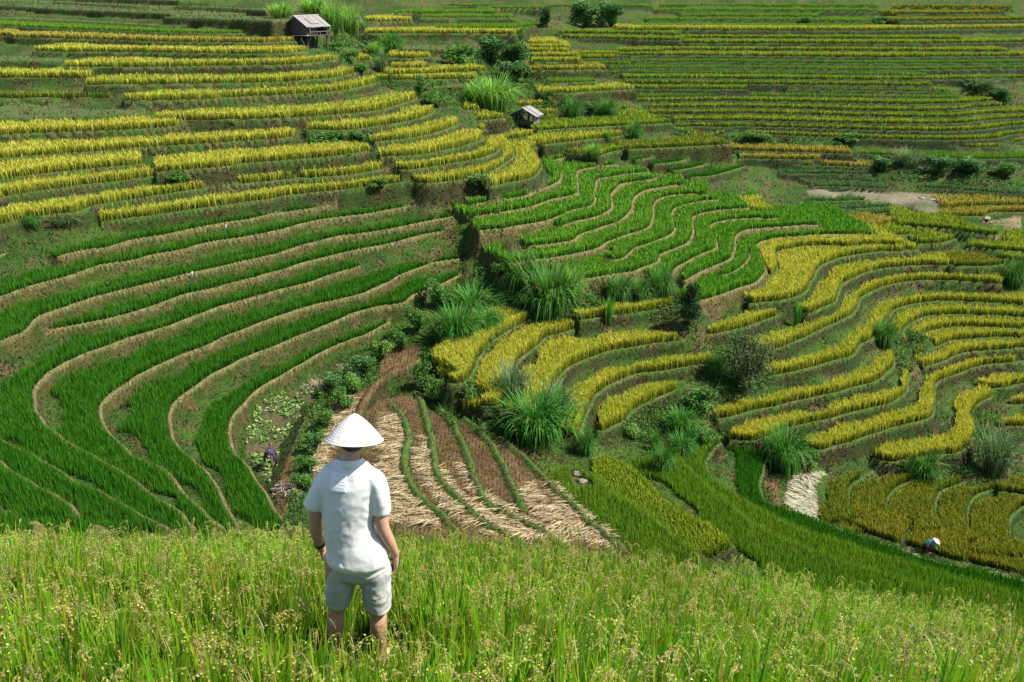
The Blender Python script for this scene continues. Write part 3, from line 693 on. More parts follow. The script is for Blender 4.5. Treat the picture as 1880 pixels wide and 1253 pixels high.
NAMES = {'y': 'ripe_rice', 'o': 'golden_rice', 'm': 'ripening_rice', 'l': 'light_green_rice', 'd': 'olive_rice', 'g': 'young_rice', 'c': 'fresh_green_rice', 'w': 'vegetable_rows'}
CLAB = {'y': 'ripe yellow rice standing on the terraces', 'o': 'orange gold rice on the upper and far terraces', 'm': 'half ripe yellow green rice in the terraces', 'l': 'light green rice on the far hillside and the lower slope',
        'd': 'dull olive rice on the lower right terraces', 'g': 'young deep green rice on the left terraces', 'c': 'fresh light green rice on the central terraces', 'w': 'dark green vegetable rows across the valley'}
for ch, (hh, cb, c1, c2, ln) in CROPS.items():
    mask = crop_ok & (cc == ord(ch))
    if not mask.any(): continue
    dens = np.clip((2.6 if ch in 'yod' else 1.9) * PXM ** 2 * SINT, 20, 220)
    x, y, ii, jj = scatter(mask, dens)
    z = sample(HW, x, y)
    sid = ID[ii, jj]
    # crisp outer rows along every lip
    ex_, ey_, ez_, es_ = [], [], [], []
    for k, t in enumerate(TER):
        if t['crop'] != ch: continue
        P, nr = t['P'], t['nr']
        L = np.r_[0, np.cumsum(np.hypot(*np.diff(P, axis=0).T))]
        pm = 899.0 / np.hypot(P[:, 1].mean(), t['Z'])
        n = int(L[-1] * pm * 3.2)
        if n < 2: continue
        s = rs.rand(n) * L[-1]
        off = 0.30 + rs.rand(n) ** 1.5 * 0.35
        px = np.interp(s, L, P[:, 0] + 0 * nr[:, 0]) + np.interp(s, L, nr[:, 0]) * off
        py = np.interp(s, L, P[:, 1]) + np.interp(s, L, nr[:, 1]) * off
        g = sample(HW, px, py); idn = sample(ID, px, py, True); din = sample(DIN, px, py, True)
        ok = (np.abs(g + t['Z']) < 0.12) & (idn == k) & (np.abs(px / py) < 0.73) & (din > 0.2) & (s > 0.4) & (s < L[-1] - 0.4)
        ex_.append(px[ok]); ey_.append(py[ok]); ez_.append(np.full(ok.sum(), -t['Z'])); es_.append(np.full(ok.sum(), k))
    x = np.r_[x, np.concatenate(ex_)]; y = np.r_[y, np.concatenate(ey_)]; z = np.r_[z, np.concatenate(ez_)]; sid = np.r_[sid, np.concatenate(es_)]
    n = len(x); d = np.hypot(y, z)
    tone = vnoise(x, y, 0.35) * 0.7 + vnoise(x, y, 1.3) * 0.5 + rs.normal(0, 0.22, n) + (np.sin(sid * 12.9898) * 0.25)
    w_ = np.clip(0.5 + tone, 0, 1)[:, None]
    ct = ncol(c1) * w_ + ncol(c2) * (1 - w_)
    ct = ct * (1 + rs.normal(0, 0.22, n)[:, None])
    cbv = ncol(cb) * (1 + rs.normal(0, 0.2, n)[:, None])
    h = hh * (0.95 + 0.09 * rs.rand(n) + 0.10 * vnoise(x, y, 0.35))
    w = np.clip(d / 899.0 * (0.8 if ch in 'yod' else 0.95), 0.025, 0.13) * (0.8 + 0.6 * rs.rand(n))
    pl = Pile()
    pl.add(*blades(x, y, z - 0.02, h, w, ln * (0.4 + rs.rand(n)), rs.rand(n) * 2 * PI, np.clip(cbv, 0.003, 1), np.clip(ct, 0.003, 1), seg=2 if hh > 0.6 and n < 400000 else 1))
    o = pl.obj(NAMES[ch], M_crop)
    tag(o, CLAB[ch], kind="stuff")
    print(ch, n)

# short grass and weeds on the banks
bank = (np.abs(sx) < 0.95)[None, :] & (~tread | bund | (cc == ord('-'))) & (ID != -3) & (GY > 31) & (GY < 240) & ~m_veg & ~m_s1 & ~m_wh & ~m_br & ~m_dirt & ~pth
SL = np.clip(np.hypot(np.gradient(H, axis=0) / step_y, 0) , 0, 3)
dens = np.clip(0.55 * PXM ** 2 * np.clip(SINT + SL * 0.4, 0, 1.3), 3, 70) * np.clip(0.55 + GN1 * 1.6, 0.12, 1.4)
dens = np.where(kid == 0, dens * 0.75, dens)
x, y, ii, jj = scatter(bank, dens)
n = len(x); z = sample(HW, x, y); d = np.hypot(y, z)
gc = Cg[ii, jj]
green = np.clip(0.55 + GN1[ii, jj] * 1.6 + GN2[ii, jj] * 0.8 + rs.normal(0, 0.25, n), 0, 1) * np.where(kid[ii, jj] == 0, 0.40, 0.95)
grc = ncol((0.050, 0.120, 0.016)) * np.where(bund[ii, jj], 1.5, 1.0)[:, None] * (0.5 + rs.rand(n)[:, None]) * np.where(rs.rand(n)[:, None] < 0.25, 0.55, 1)
ct = gc * 1.15 * (1 - green[:, None]) + grc * green[:, None]
h = (0.10 + 0.20 * rs.rand(n)) * (1 + 0.8 * np.clip(GN2[ii, jj], 0, 1)) * np.where(bund[ii, jj], 0.55, 1)
w = np.clip(d / 899.0 * 1.2, 0.03, 0.15)
pl = Pile()
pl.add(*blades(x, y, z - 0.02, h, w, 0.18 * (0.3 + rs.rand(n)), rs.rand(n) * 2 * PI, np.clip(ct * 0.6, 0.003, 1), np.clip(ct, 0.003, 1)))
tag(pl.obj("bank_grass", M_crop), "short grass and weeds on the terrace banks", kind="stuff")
print('bank', n)
# ------------------------------------------------------------------ the rice field in front
def strip(path, wid, side, cols):
    """ribbon along path (k,3) with half widths wid; side = unit vector across"""
    k = len(path)
    a = path - side * wid[:, None]; b = path + side * wid[:, None]
    V = np.empty((2 * k, 3)); V[0::2] = a; V[1::2] = b
    i = np.arange(k - 1) * 2
    Fc = np.concatenate([np.stack([i, i + 1, i + 3], 1), np.stack([i, i + 3, i + 2], 1)])
    return V, Fc, np.repeat(cols, 2, 0)

def rice_hill(kind):
    pl = Pile()
    r = rs
    for _ in range(r.randint(19, 25)):
        az = r.rand() * 2 * PI; L = r.uniform(0.46, 0.76); out = r.uniform(0.04, 0.24) * L
        droop = r.uniform(0, 0.15) if r.rand() < 0.72 else r.uniform(0.2, 0.45)
        t = np.linspace(0, 1, 5)
        rad = 0.02 + out * t ** 1.6; zz = L * (t - droop * t ** 3)
        path = np.stack([np.cos(az) * rad, np.sin(az) * rad, zz], 1)
        tw = az + PI / 2 + r.uniform(-0.7, 0.7)
        side = np.array([math.cos(tw), math.sin(tw), 0])
        wd = np.array([0.8, 1.0, 0.95, 0.6, 0.05]) * r.uniform(0.0062, 0.0105)
        g = r.rand()
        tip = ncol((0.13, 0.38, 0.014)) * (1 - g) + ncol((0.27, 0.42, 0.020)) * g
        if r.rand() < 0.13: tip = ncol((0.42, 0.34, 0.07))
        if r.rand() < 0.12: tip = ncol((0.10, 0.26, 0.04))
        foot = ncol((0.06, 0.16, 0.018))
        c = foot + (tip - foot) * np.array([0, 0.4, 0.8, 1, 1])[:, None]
        if r.rand() < 0.10: c[-1] = ncol((0.40, 0.25, 0.09))
        pl.add(*strip(path, wd, side, c))
    for _ in range(r.randint(2, 5) if kind == 0 else r.randint(1, 3)):
        az = r.rand() * 2 * PI; hgt = r.uniform(0.50, 0.64)
        t = np.linspace(0, 1, 7)
        bend = r.uniform(0.09, 0.16); drop = r.uniform(0.14, 0.26)
        start = np.array([math.cos(az) * 0.07, math.sin(az) * 0.07, hgt])
        ax = np.stack([start[0] + math.cos(az) * bend * np.sin(t * 1.9), start[1] + math.sin(az) * bend * np.sin(t * 1.9), start[2] + 0.10 * np.sin(t * PI * 0.9) - drop * t ** 2], 1)
        side = np.array([-math.sin(az), math.cos(az), 0.0])
        gc = ncol((0.52, 0.53, 0.15)) * r.uniform(0.75, 1.15)
        if r.rand() < 0.4: gc = ncol((0.40, 0.48, 0.10)) * r.uniform(0.8, 1.1)
        if r.rand() < 0.05: gc = ncol((0.50, 0.40, 0.20))
        pl.add(*strip(ax, np.full(7, 0.0016), side, np.tile(gc * 0.7, (7, 1))))
        # grains: small diamonds along drooping side threads
        ng = 40
        tt = r.uniform(0.12, 1.0, ng)
        p = np.stack([np.interp(tt, t, ax[:, i]) for i in range(3)], 1)
        sp = r.normal(0, 0.0065, (ng, 3)); sp[:, 2] = -np.abs(sp[:, 2]) * 1.5
        p = p + sp
        dv = np.stack([math.cos(az) * 0.5 + r.normal(0, .4, ng), math.sin(az) * 0.5 + r.normal(0, .4, ng), -0.7 + r.normal(0, .35, ng)], 1)
        dv /= np.linalg.norm(dv, axis=1)[:, None]
        sv = np.cross(dv, r.normal(0, 1, (ng, 3))); sv /= np.linalg.norm(sv, axis=1)[:, None] + 1e-9
        ln, wd = 0.0085, 0.0042
        V = np.stack([p - dv * ln, p + sv * wd, p + dv * ln, p - sv * wd], 1).reshape(-1, 3)
        b0 = np.arange(ng) * 4
        Fc = np.concatenate([np.stack([b0, b0 + 1, b0 + 2], 1), np.stack([b0, b0 + 2, b0 + 3], 1)])
        cl = np.repeat(gc * (1 + r.normal(0, 0.18, (ng, 1))), 4, 0)
        pl.add(V, Fc, np.clip(cl, 0.01, 1))
    return np.vstack(pl.V), np.vstack(pl.F), np.vstack(pl.C)

MAN_X, MAN_Y = -0.95, 4.5
def near_field():
    protos = [rice_hill(0 if i < 7 else 1) for i in range(14)]
    pts = []
    y = 2.3
    while y < 11.0:
        n = int((1.62 * y + 3.0) / 0.165) + 4
        for k in range(n):
            x = (k - n / 2) * 0.165 + rs.uniform(-0.05, 0.06); yy = y + rs.uniform(-0.07, 0.07)
            if abs(x) > 0.80 * yy + 1.4: continue
            if yy > edge_y(max(-0.75, min(0.75, x / yy))) + 0.15: continue
            dm = math.hypot((x - MAN_X) / 0.36, (yy - MAN_Y) / 0.24)
            if dm < 1.0: continue
            # the trodden gap just behind him leaves his calves in view
            if abs(x - MAN_X) < 0.30 and 4.0 < yy < MAN_Y and rs.rand() < 0.4: continue
            pts.append((x, yy))
        y += 0.165
    pts = np.array(pts)
    zz = -near_Z(pts[:, 0], pts[:, 1])
    kind = rs.randint(0, len(protos), len(pts))
    pl = Pile()
    for k, (V, Fc, Cc) in enumerate(protos):
        sel = np.nonzero(kind == k)[0]
        if not len(sel): continue
        a = rs.rand(len(sel)) * 2 * PI; s = rs.uniform(0.82, 1.12, len(sel)) * (1 + 0.16 * vnoise(pts[sel, 0], pts[sel, 1], 0.9))
        edge = edge_y(pts[sel, 0] / pts[sel, 1]) - pts[sel, 1]
        dist_m = np.hypot(pts[sel, 0] - MAN_X, pts[sel, 1] - (MAN_Y - 0.35))
        s = s * (1 - 0.26 * np.exp(-((pts[sel, 0] - MAN_X) / 0.42) ** 4 - ((pts[sel, 1] - MAN_Y + 0.35) / 0.60) ** 4))
        ca, sa_ = np.cos(a), np.sin(a)
        # gentle common sway of the crop
        X = (V[None, :, 0] * ca[:, None] - V[None, :, 1] * sa_[:, None]) * s[:, None] + pts[sel, 0][:, None] + 0.10 * V[None, :, 2] ** 2
        Y = (V[None, :, 0] * sa_[:, None] + V[None, :, 1] * ca[:, None]) * s[:, None] + pts[sel, 1][:, None]
        Z = V[None, :, 2] * s[:, None] * 0.94 + zz[sel][:, None] - 0.02
        W = np.stack([X, Y, Z], 2).reshape(-1, 3)
        ff = (Fc[None] + (np.arange(len(sel)) * len(V))[:, None, None]).reshape(-1, 3)
        tone = (1 + 0.35 * vnoise(pts[sel, 0], pts[sel, 1], 0.7) + rs.normal(0, 0.08, len(sel)))[:, None, None]
        warm = np.clip(0.5 + 1.2 * vnoise(pts[sel, 0] + 9, pts[sel, 1], 0.5), 0, 1)[:, None, None] * ncol((0.16, 0.02, 0.0))[None, None]
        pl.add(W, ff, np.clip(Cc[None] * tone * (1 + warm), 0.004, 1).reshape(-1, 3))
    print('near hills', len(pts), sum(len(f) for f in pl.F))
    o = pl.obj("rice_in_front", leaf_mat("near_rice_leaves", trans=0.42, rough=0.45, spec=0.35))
    tag(o, "tall green rice with drooping pale ears around the standing man", kind="stuff")
near_field()
# ------------------------------------------------------------------ straw, stubble, vegetables
def scatter_px(mask, dens):
    x, y, ii, jj = scatter(mask, np.full(H.shape, float(dens)) if np.isscalar(dens) else dens)
    return x, y, sample(HW, x, y), ii, jj
HAY = [[(612,738),(655,733),(645,790),(605,830),(595,872),(563,870),(566,842),(590,790)],
       [(698,758),(736,756),(746,800),(744,850),(766,900),(802,940),(838,972),(700,965),(690,860)],
       [(752,812),(790,800),(802,850),(838,900),(882,940),(942,975),(965,998),(868,978),(812,932),(764,868)],
       [(838,852),(866,858),(885,905),(940,935),(1000,972),(1045,1000),(955,990),(880,935)],
       [(945,905),(975,888),(1000,925),(1060,960),(1110,990),(1142,1008),(1040,990),(985,950)],
       [(992,880),(1022,888),(1070,940),(1130,992),(1090,990),(1030,935)]]
m_hay = np.zeros(H.shape, bool)
for P_ in HAY: m_hay |= patch(P_)
m_stub = ((cc == ord('s')) | m_s1 | m_br) & ~m_veg & ~m_hedge
# stubble: short cut stems in rows
x, y, z, ii, jj = scatter_px(m_stub & (GY > 31), 75)
x = np.round(x / 0.22) * 0.22 + rs.normal(0, 0.035, len(x)); z = sample(HW, x, y)
n = len(x)
ct = ncol((0.27, 0.175, 0.060)) * (0.7 + 0.6 * rs.rand(n)[:, None]); cb = ncol((0.16, 0.11, 0.04)) * np.ones((n, 1))
g_ = rs.rand(n) < 0.12; ct[g_] = (0.16, 0.20, 0.04)
pl = Pile(); pl.add(*blades(x, y, z - 0.02, 0.16 + 0.12 * rs.rand(n), np.full(n, 0.045), 0.05 * rs.rand(n), rs.rand(n) * 6.28, cb, ct))
tag(pl.obj("rice_stubble", M_dry), "brown cut stubble in the harvested valley fields", kind="stuff")
# straw laid down in swaths
def straw(mask, dens, hmax, c0, Lm, ang0, wd, name, lab):
    x, y, z, ii, jj = scatter_px(mask, dens)
    n = len(x)
    clump = fbm(x * 1.0, y * 2.2, 1.1, 3)
    zz = z + np.clip(hmax * (0.35 + 1.1 * clump), 0.0, None) * rs.rand(n) + 0.03
    a = ang0 + 1.3 * vnoise(x, y, 1.4) + rs.normal(0, 0.30, n)
    L = Lm * rs.uniform(0.5, 1.1, n); el = rs.normal(0.0, 0.13, n)
    t = np.array([-0.5, 0, 0.5])
    dx, dy = np.cos(a), np.sin(a)
    V = np.empty((n, 6, 3))
    for k in range(3):
        cx = x + dx * L * t[k]; cy = y + dy * L * t[k]; cz_ = zz + L * t[k] * el - (0.06 * L if k != 1 else 0)
        w = wd * (0.4 if k != 1 else 1)
        tilt = rs.uniform(-0.5, 0.5, n)
        V[:, 2 * k] = np.stack([cx - dy * w, cy + dx * w, cz_ - tilt * w], 1); V[:, 2 * k + 1] = np.stack([cx + dy * w, cy - dx * w, cz_ + tilt * w], 1)
    b0 = np.arange(n)[:, None] * 6
    Fc = np.concatenate([b0 + np.array([[0, 1, 3]]), b0 + np.array([[0, 3, 2]]), b0 + np.array([[2, 3, 5]]), b0 + np.array([[2, 5, 4]])])
    c = ncol(c0) * (0.6 + 0.7 * rs.rand(n)[:, None])
    br = rs.rand(n) < 0.15; c[br] *= ncol((0.6, 0.5, 0.4))
    pl = Pile(); pl.add(V.reshape(-1, 3), Fc, np.repeat(np.clip(c, 0, 0.9), 6, 0))
    tag(pl.obj(name, M_dry), lab, kind="stuff")
m_hay &= ~bund
straw(m_hay & (fbm(GX, GY, 0.5, 3) > -0.30), 80, 0.42, (0.50, 0.40, 0.23), 0.95, 0.35, 0.020, "cut_straw", "pale cut rice straw laid in swaths on the harvested fields")
straw(m_wh, 70, 0.22, (0.48, 0.47, 0.32), 0.8, -0.6, 0.030, "drying_rice_sheaves", "whitish cut rice laid out to dry beside the path")
straw(pth & (DIST < 90), 14, 0.08, (0.36, 0.33, 0.19), 0.7, -0.5, 0.025, "path_litter", "loose straw litter along the narrow path on the right")
# broad leaves of the vegetable plot
def leafquads(x, y, z, s, c, flat=0.5):
    n = len(x)
    nrm = np.stack([rs.normal(0, flat, n), rs.normal(0, flat, n), np.ones(n)], 1); nrm /= np.linalg.norm(nrm, axis=1)[:, None]
    a = rs.rand(n) * 6.28
    u = np.stack([np.cos(a), np.sin(a), np.zeros(n)], 1); u -= nrm * (u * nrm).sum(1)[:, None]; u /= np.linalg.norm(u, axis=1)[:, None]
    v = np.cross(nrm, u); p = np.stack([x, y, z], 1); s = np.asarray(s)[:, None]
    V = np.stack([p - u * s, p + v * s * 0.62 + nrm * s * .1, p + u * s, p - v * s * 0.62 + nrm * s * .1], 1).reshape(-1, 3)
    b0 = np.arange(n)[:, None] * 4
    Fc = np.concatenate([b0 + np.array([[0, 1, 2]]), b0 + np.array([[0, 2, 3]])])
    return V, Fc, np.repeat(c, 4, 0)
x, y, z, ii, jj = scatter_px(m_veg & (fbm(GX, GY, 0.9, 3) > -0.28), 34)
n = len(x)
c = ncol((0.17, 0.34, 0.06)) * (0.5 + 0.9 * rs.rand(n)[:, None]); lt = rs.rand(n) < 0.2; c[lt] = ncol((0.34, 0.50, 0.16))
pl = Pile(); pl.add(*leafquads(x, y, z + 0.05 + 0.22 * rs.rand(n), 0.07 + 0.06 * rs.rand(n), c))
tag(pl.obj("vegetable_leaves", M_leaf), "light green leafy vegetables in the plot round the stooping farmer", kind="stuff")

# ------------------------------------------------------------------ tall grass clumps, shrubs, trees
def grass_proto(nl, c1, c2, droop=1.0, spread=0.5, wid=0.011):
    pl = Pile()
    for _ in range(nl):
        az = rs.rand() * 6.28; rr = abs(rs.normal(0, 0.17)) * spread * 2
        L = rs.uniform(0.65, 1.15); out = rs.uniform(0.12, 0.55) * spread * 2
        t = np.linspace(0, 1, 6)
        rad = rr + out * L * t ** 1.5
        dr = rs.uniform(0.1, 0.6) * droop
        zz = L * (t * 1.0 - dr * t ** 3)
        path = np.stack([np.cos(az) * rad, np.sin(az) * rad, zz], 1)
        tw = az + PI / 2 + rs.uniform(-0.6, 0.6)
        wv = np.array([0.7, 1, 1, 0.8, 0.5, 0.05]) * wid * rs.uniform(0.7, 1.3)
        g = rs.rand()
        tip = (ncol(c1) * (1 - g) + ncol(c2) * g) * rs.uniform(0.7, 1.25)
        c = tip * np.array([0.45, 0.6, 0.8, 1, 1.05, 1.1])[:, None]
        if rs.rand() < 0.05: c = c * 0 + ncol((0.30, 0.24, 0.10))
        pl.add(*strip(path, wv, np.array([math.cos(tw), math.sin(tw), 0.15]), np.clip(c, 0, 1)))
    return pl
def bush_proto(nleaf, c1, c2, lobes=9, ls=0.045, airy=0.0):
    """crown of leaves in uneven lobes, unit height and width, plus its stems as a separate pile"""
    pl = Pile(); st = Pile()
    cen = []
    for k in range(lobes):
        a = rs.rand() * 6.28; r = 0.30 * math.sqrt(rs.rand()); cen.append((math.cos(a) * r, math.sin(a) * r, rs.uniform(0.28, 0.76), rs.uniform(0.15, 0.26)))
    P = []; Cc = []
    for cx, cy, cz_, r in cen:
        m = nleaf // lobes
        d = rs.normal(0, 1, (m, 3)); d /= np.linalg.norm(d, axis=1)[:, None]
        rad = r * (rs.rand(m) ** (0.35 + airy)) * rs.uniform(0.8, 1.25)
        P.append(np.array([cx, cy, cz_]) + d * rad[:, None] * np.array([1, 1, 0.9]))
        tone = rs.uniform(0.7, 1.2)
        g = rs.rand(m)[:, None]
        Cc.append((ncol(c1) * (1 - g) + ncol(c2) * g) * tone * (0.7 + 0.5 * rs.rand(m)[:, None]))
        t = np.linspace(0, 1, 4)[:, None]
        path = np.array([[0.0, 0, 0]]) * (1 - t) + np.array([[cx, cy, cz_]]) * t + np.array([[0.03, -0.02, 0]]) * np.sin(t * PI)
        for s_ in ((1, 0, 0), (0, 1, 0)): st.add(*strip(path, np.array([0.02, 0.016, 0.011, 0.006]), np.array(s_), np.tile((0.10, 0.075, 0.05), (4, 1))))
    P = np.vstack(P); Cc = np.vstack(Cc); P[:, 2] = np.abs(P[:, 2])
    V, Fc, C2 = leafquads(P[:, 0], P[:, 1], P[:, 2], rs.uniform(0.6, 1.3, len(P)) * ls, np.clip(Cc, 0, 1), flat=1.0)
    pl.add(V, Fc, C2)
    return pl, st
def mk(pl, name, mat):
    o = pl.obj(name, mat); COL.objects.unlink(o); return o
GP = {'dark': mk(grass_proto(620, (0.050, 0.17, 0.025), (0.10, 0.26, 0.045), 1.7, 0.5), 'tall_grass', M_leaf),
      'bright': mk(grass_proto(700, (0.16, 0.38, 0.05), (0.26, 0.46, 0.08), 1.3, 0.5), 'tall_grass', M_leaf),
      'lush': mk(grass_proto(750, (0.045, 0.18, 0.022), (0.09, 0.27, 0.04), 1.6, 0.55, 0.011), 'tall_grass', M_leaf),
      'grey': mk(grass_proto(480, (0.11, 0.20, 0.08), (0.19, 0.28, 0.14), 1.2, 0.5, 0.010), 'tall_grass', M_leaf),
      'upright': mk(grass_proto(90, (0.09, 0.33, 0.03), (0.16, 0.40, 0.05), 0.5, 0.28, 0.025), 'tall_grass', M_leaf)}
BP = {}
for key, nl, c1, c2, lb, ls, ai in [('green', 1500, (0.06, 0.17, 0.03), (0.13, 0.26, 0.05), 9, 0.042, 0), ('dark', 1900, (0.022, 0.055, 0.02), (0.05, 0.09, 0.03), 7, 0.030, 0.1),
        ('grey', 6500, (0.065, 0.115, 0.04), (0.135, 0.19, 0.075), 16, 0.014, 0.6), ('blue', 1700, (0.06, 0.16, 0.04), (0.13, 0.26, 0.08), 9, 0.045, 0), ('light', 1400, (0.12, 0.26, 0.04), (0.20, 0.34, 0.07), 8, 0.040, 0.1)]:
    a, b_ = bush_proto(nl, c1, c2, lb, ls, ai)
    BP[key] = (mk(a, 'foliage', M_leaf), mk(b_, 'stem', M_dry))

WEEDS = [[(745,590),(775,640),(705,660),(690,700),(640,762),(605,805),(580,870),(566,930),(540,935),(545,860),(560,800),(590,740),(620,690),(680,640)],
         [(795,540),(930,475),(965,560),(905,640),(840,690),(815,720),(850,770),(900,800),(860,800),(800,760),(770,700),(785,620)],
         [(1130,800),(1180,750),(1260,715),(1310,740),(1330,800),(1310,830),(1225,850),(1195,850)], [(1290,640),(1420,650),(1420,720),(1320,765),(1290,720)],
         [(1605,298),(1700,300),(1880,305),(1880,348),(1640,332)], [(590,62),(640,30),(720,90),(735,180),(680,150),(600,100)],
         [(820,100),(1000,100),(1010,190),(1180,200),(1170,225),(1000,235),(930,240),(850,180)], [(1230,238),(1330,250),(1580,262),(1570,276),(1240,262)],
         [(855,335),(935,350),(925,440),(895,430),(860,390)], [(1060,520),(1240,515),(1290,570),(1240,590),(1080,575)], [(1640,620),(1700,600),(1700,660),(1650,700)],
         [(1420,840),(1480,850),(1500,866),(1440,870),(1420,930),(1395,900)], [(1770,740),(1840,760),(1860,900),(1800,900),(1780,820)], [(1580,850),(1800,840),(1790,880),(1640,870)],
         [(765,170),(800,150),(880,170),(880,195),(790,200)], [(285,320),(350,320),(350,338),(290,342)], [(560,250),(690,250),(690,285),(570,285)]]
m_wd = np.zeros(H.shape, bool)
for P_ in WEEDS: m_wd |= patch(P_)
m_wd &= ~(crop_ok & (cc > 0) & (cc != ord('-'))) & ~m_s1
m_wd |= m_hedge
x, y, z, ii, jj = scatter_px(m_wd & ((fbm(GX, GY, 0.55, 3) > -0.18) | m_hedge), np.clip(0.30 * PXM ** 2, 8, 60))
n = len(x); d = np.hypot(y, z)
hm = np.clip(0.35 + 1.1 * fbm(x, y, 0.45, 3), 0.08, 1.0)
g = vnoise(x, y, 0.5)[:, None] + 0.5 + rs.normal(0, 0.2, (n, 1)); g = np.clip(g, 0, 1)
c = (ncol((0.035, 0.11, 0.020)) * (1 - g) + ncol((0.12, 0.24, 0.045)) * g) * (0.6 + 0.7 * rs.rand(n)[:, None])
pl = Pile(); pl.add(*leafquads(x, y, z + 0.9 * hm * rs.rand(n) ** 0.7, np.clip(d / 899 * 1.3, 0.05, 0.2) * (0.7 + 0.6 * rs.rand(n)), c, flat=0.8))
k = rs.rand(n) < 0.35; m_ = k.sum()
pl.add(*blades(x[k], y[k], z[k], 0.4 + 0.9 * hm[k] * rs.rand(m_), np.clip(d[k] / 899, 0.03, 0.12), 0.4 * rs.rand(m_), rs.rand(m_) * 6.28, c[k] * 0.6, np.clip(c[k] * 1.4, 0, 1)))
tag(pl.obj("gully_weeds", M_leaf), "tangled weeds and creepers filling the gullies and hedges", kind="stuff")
print('weeds', n)

def size_at(u, v, hpx, wpx):
    x, y, z = hit(u, v)
    d = y * CP - z * SP
    return x, y, z, hpx * d / F_PX / 0.93, wpx * d / F_PX
used_mesh = {}
def grass(kind, u, v, hpx, wpx, label, group=None):
    x, y, z, hh, ww = size_at(u, v, hpx, wpx)
    src = GP[kind]; o = src.copy(); o.name = 'tall_grass_clump'
    COL.objects.link(o)
    o.location = (x, y + ww * 0.15, z - 0.05); o.scale = (ww * 0.95, ww * 0.95, hh * 1.05); o.rotation_euler = (0, 0, rs.rand() * 6.28)
    tag(o, label, 'grass clump', group)
def bush(kind, u, v, hpx, wpx, label, group=None, name='shrub', cat='shrub'):
    x, y, z, hh, ww = size_at(u, v, hpx, wpx)
    r = empty(name, (x, y + ww * 0.15, z - 0.05), rs.rand() * 6.28); r.scale = (ww * 1.05, ww * 1.05, hh * 1.05)
    for src in BP[kind]:
        c = src.copy(); COL.objects.link(c); c.parent = r
    tag(r, label, cat, group)
gG = "tall grass clumps on the terrace banks"; gS = "shrubs in the gullies and on the banks"
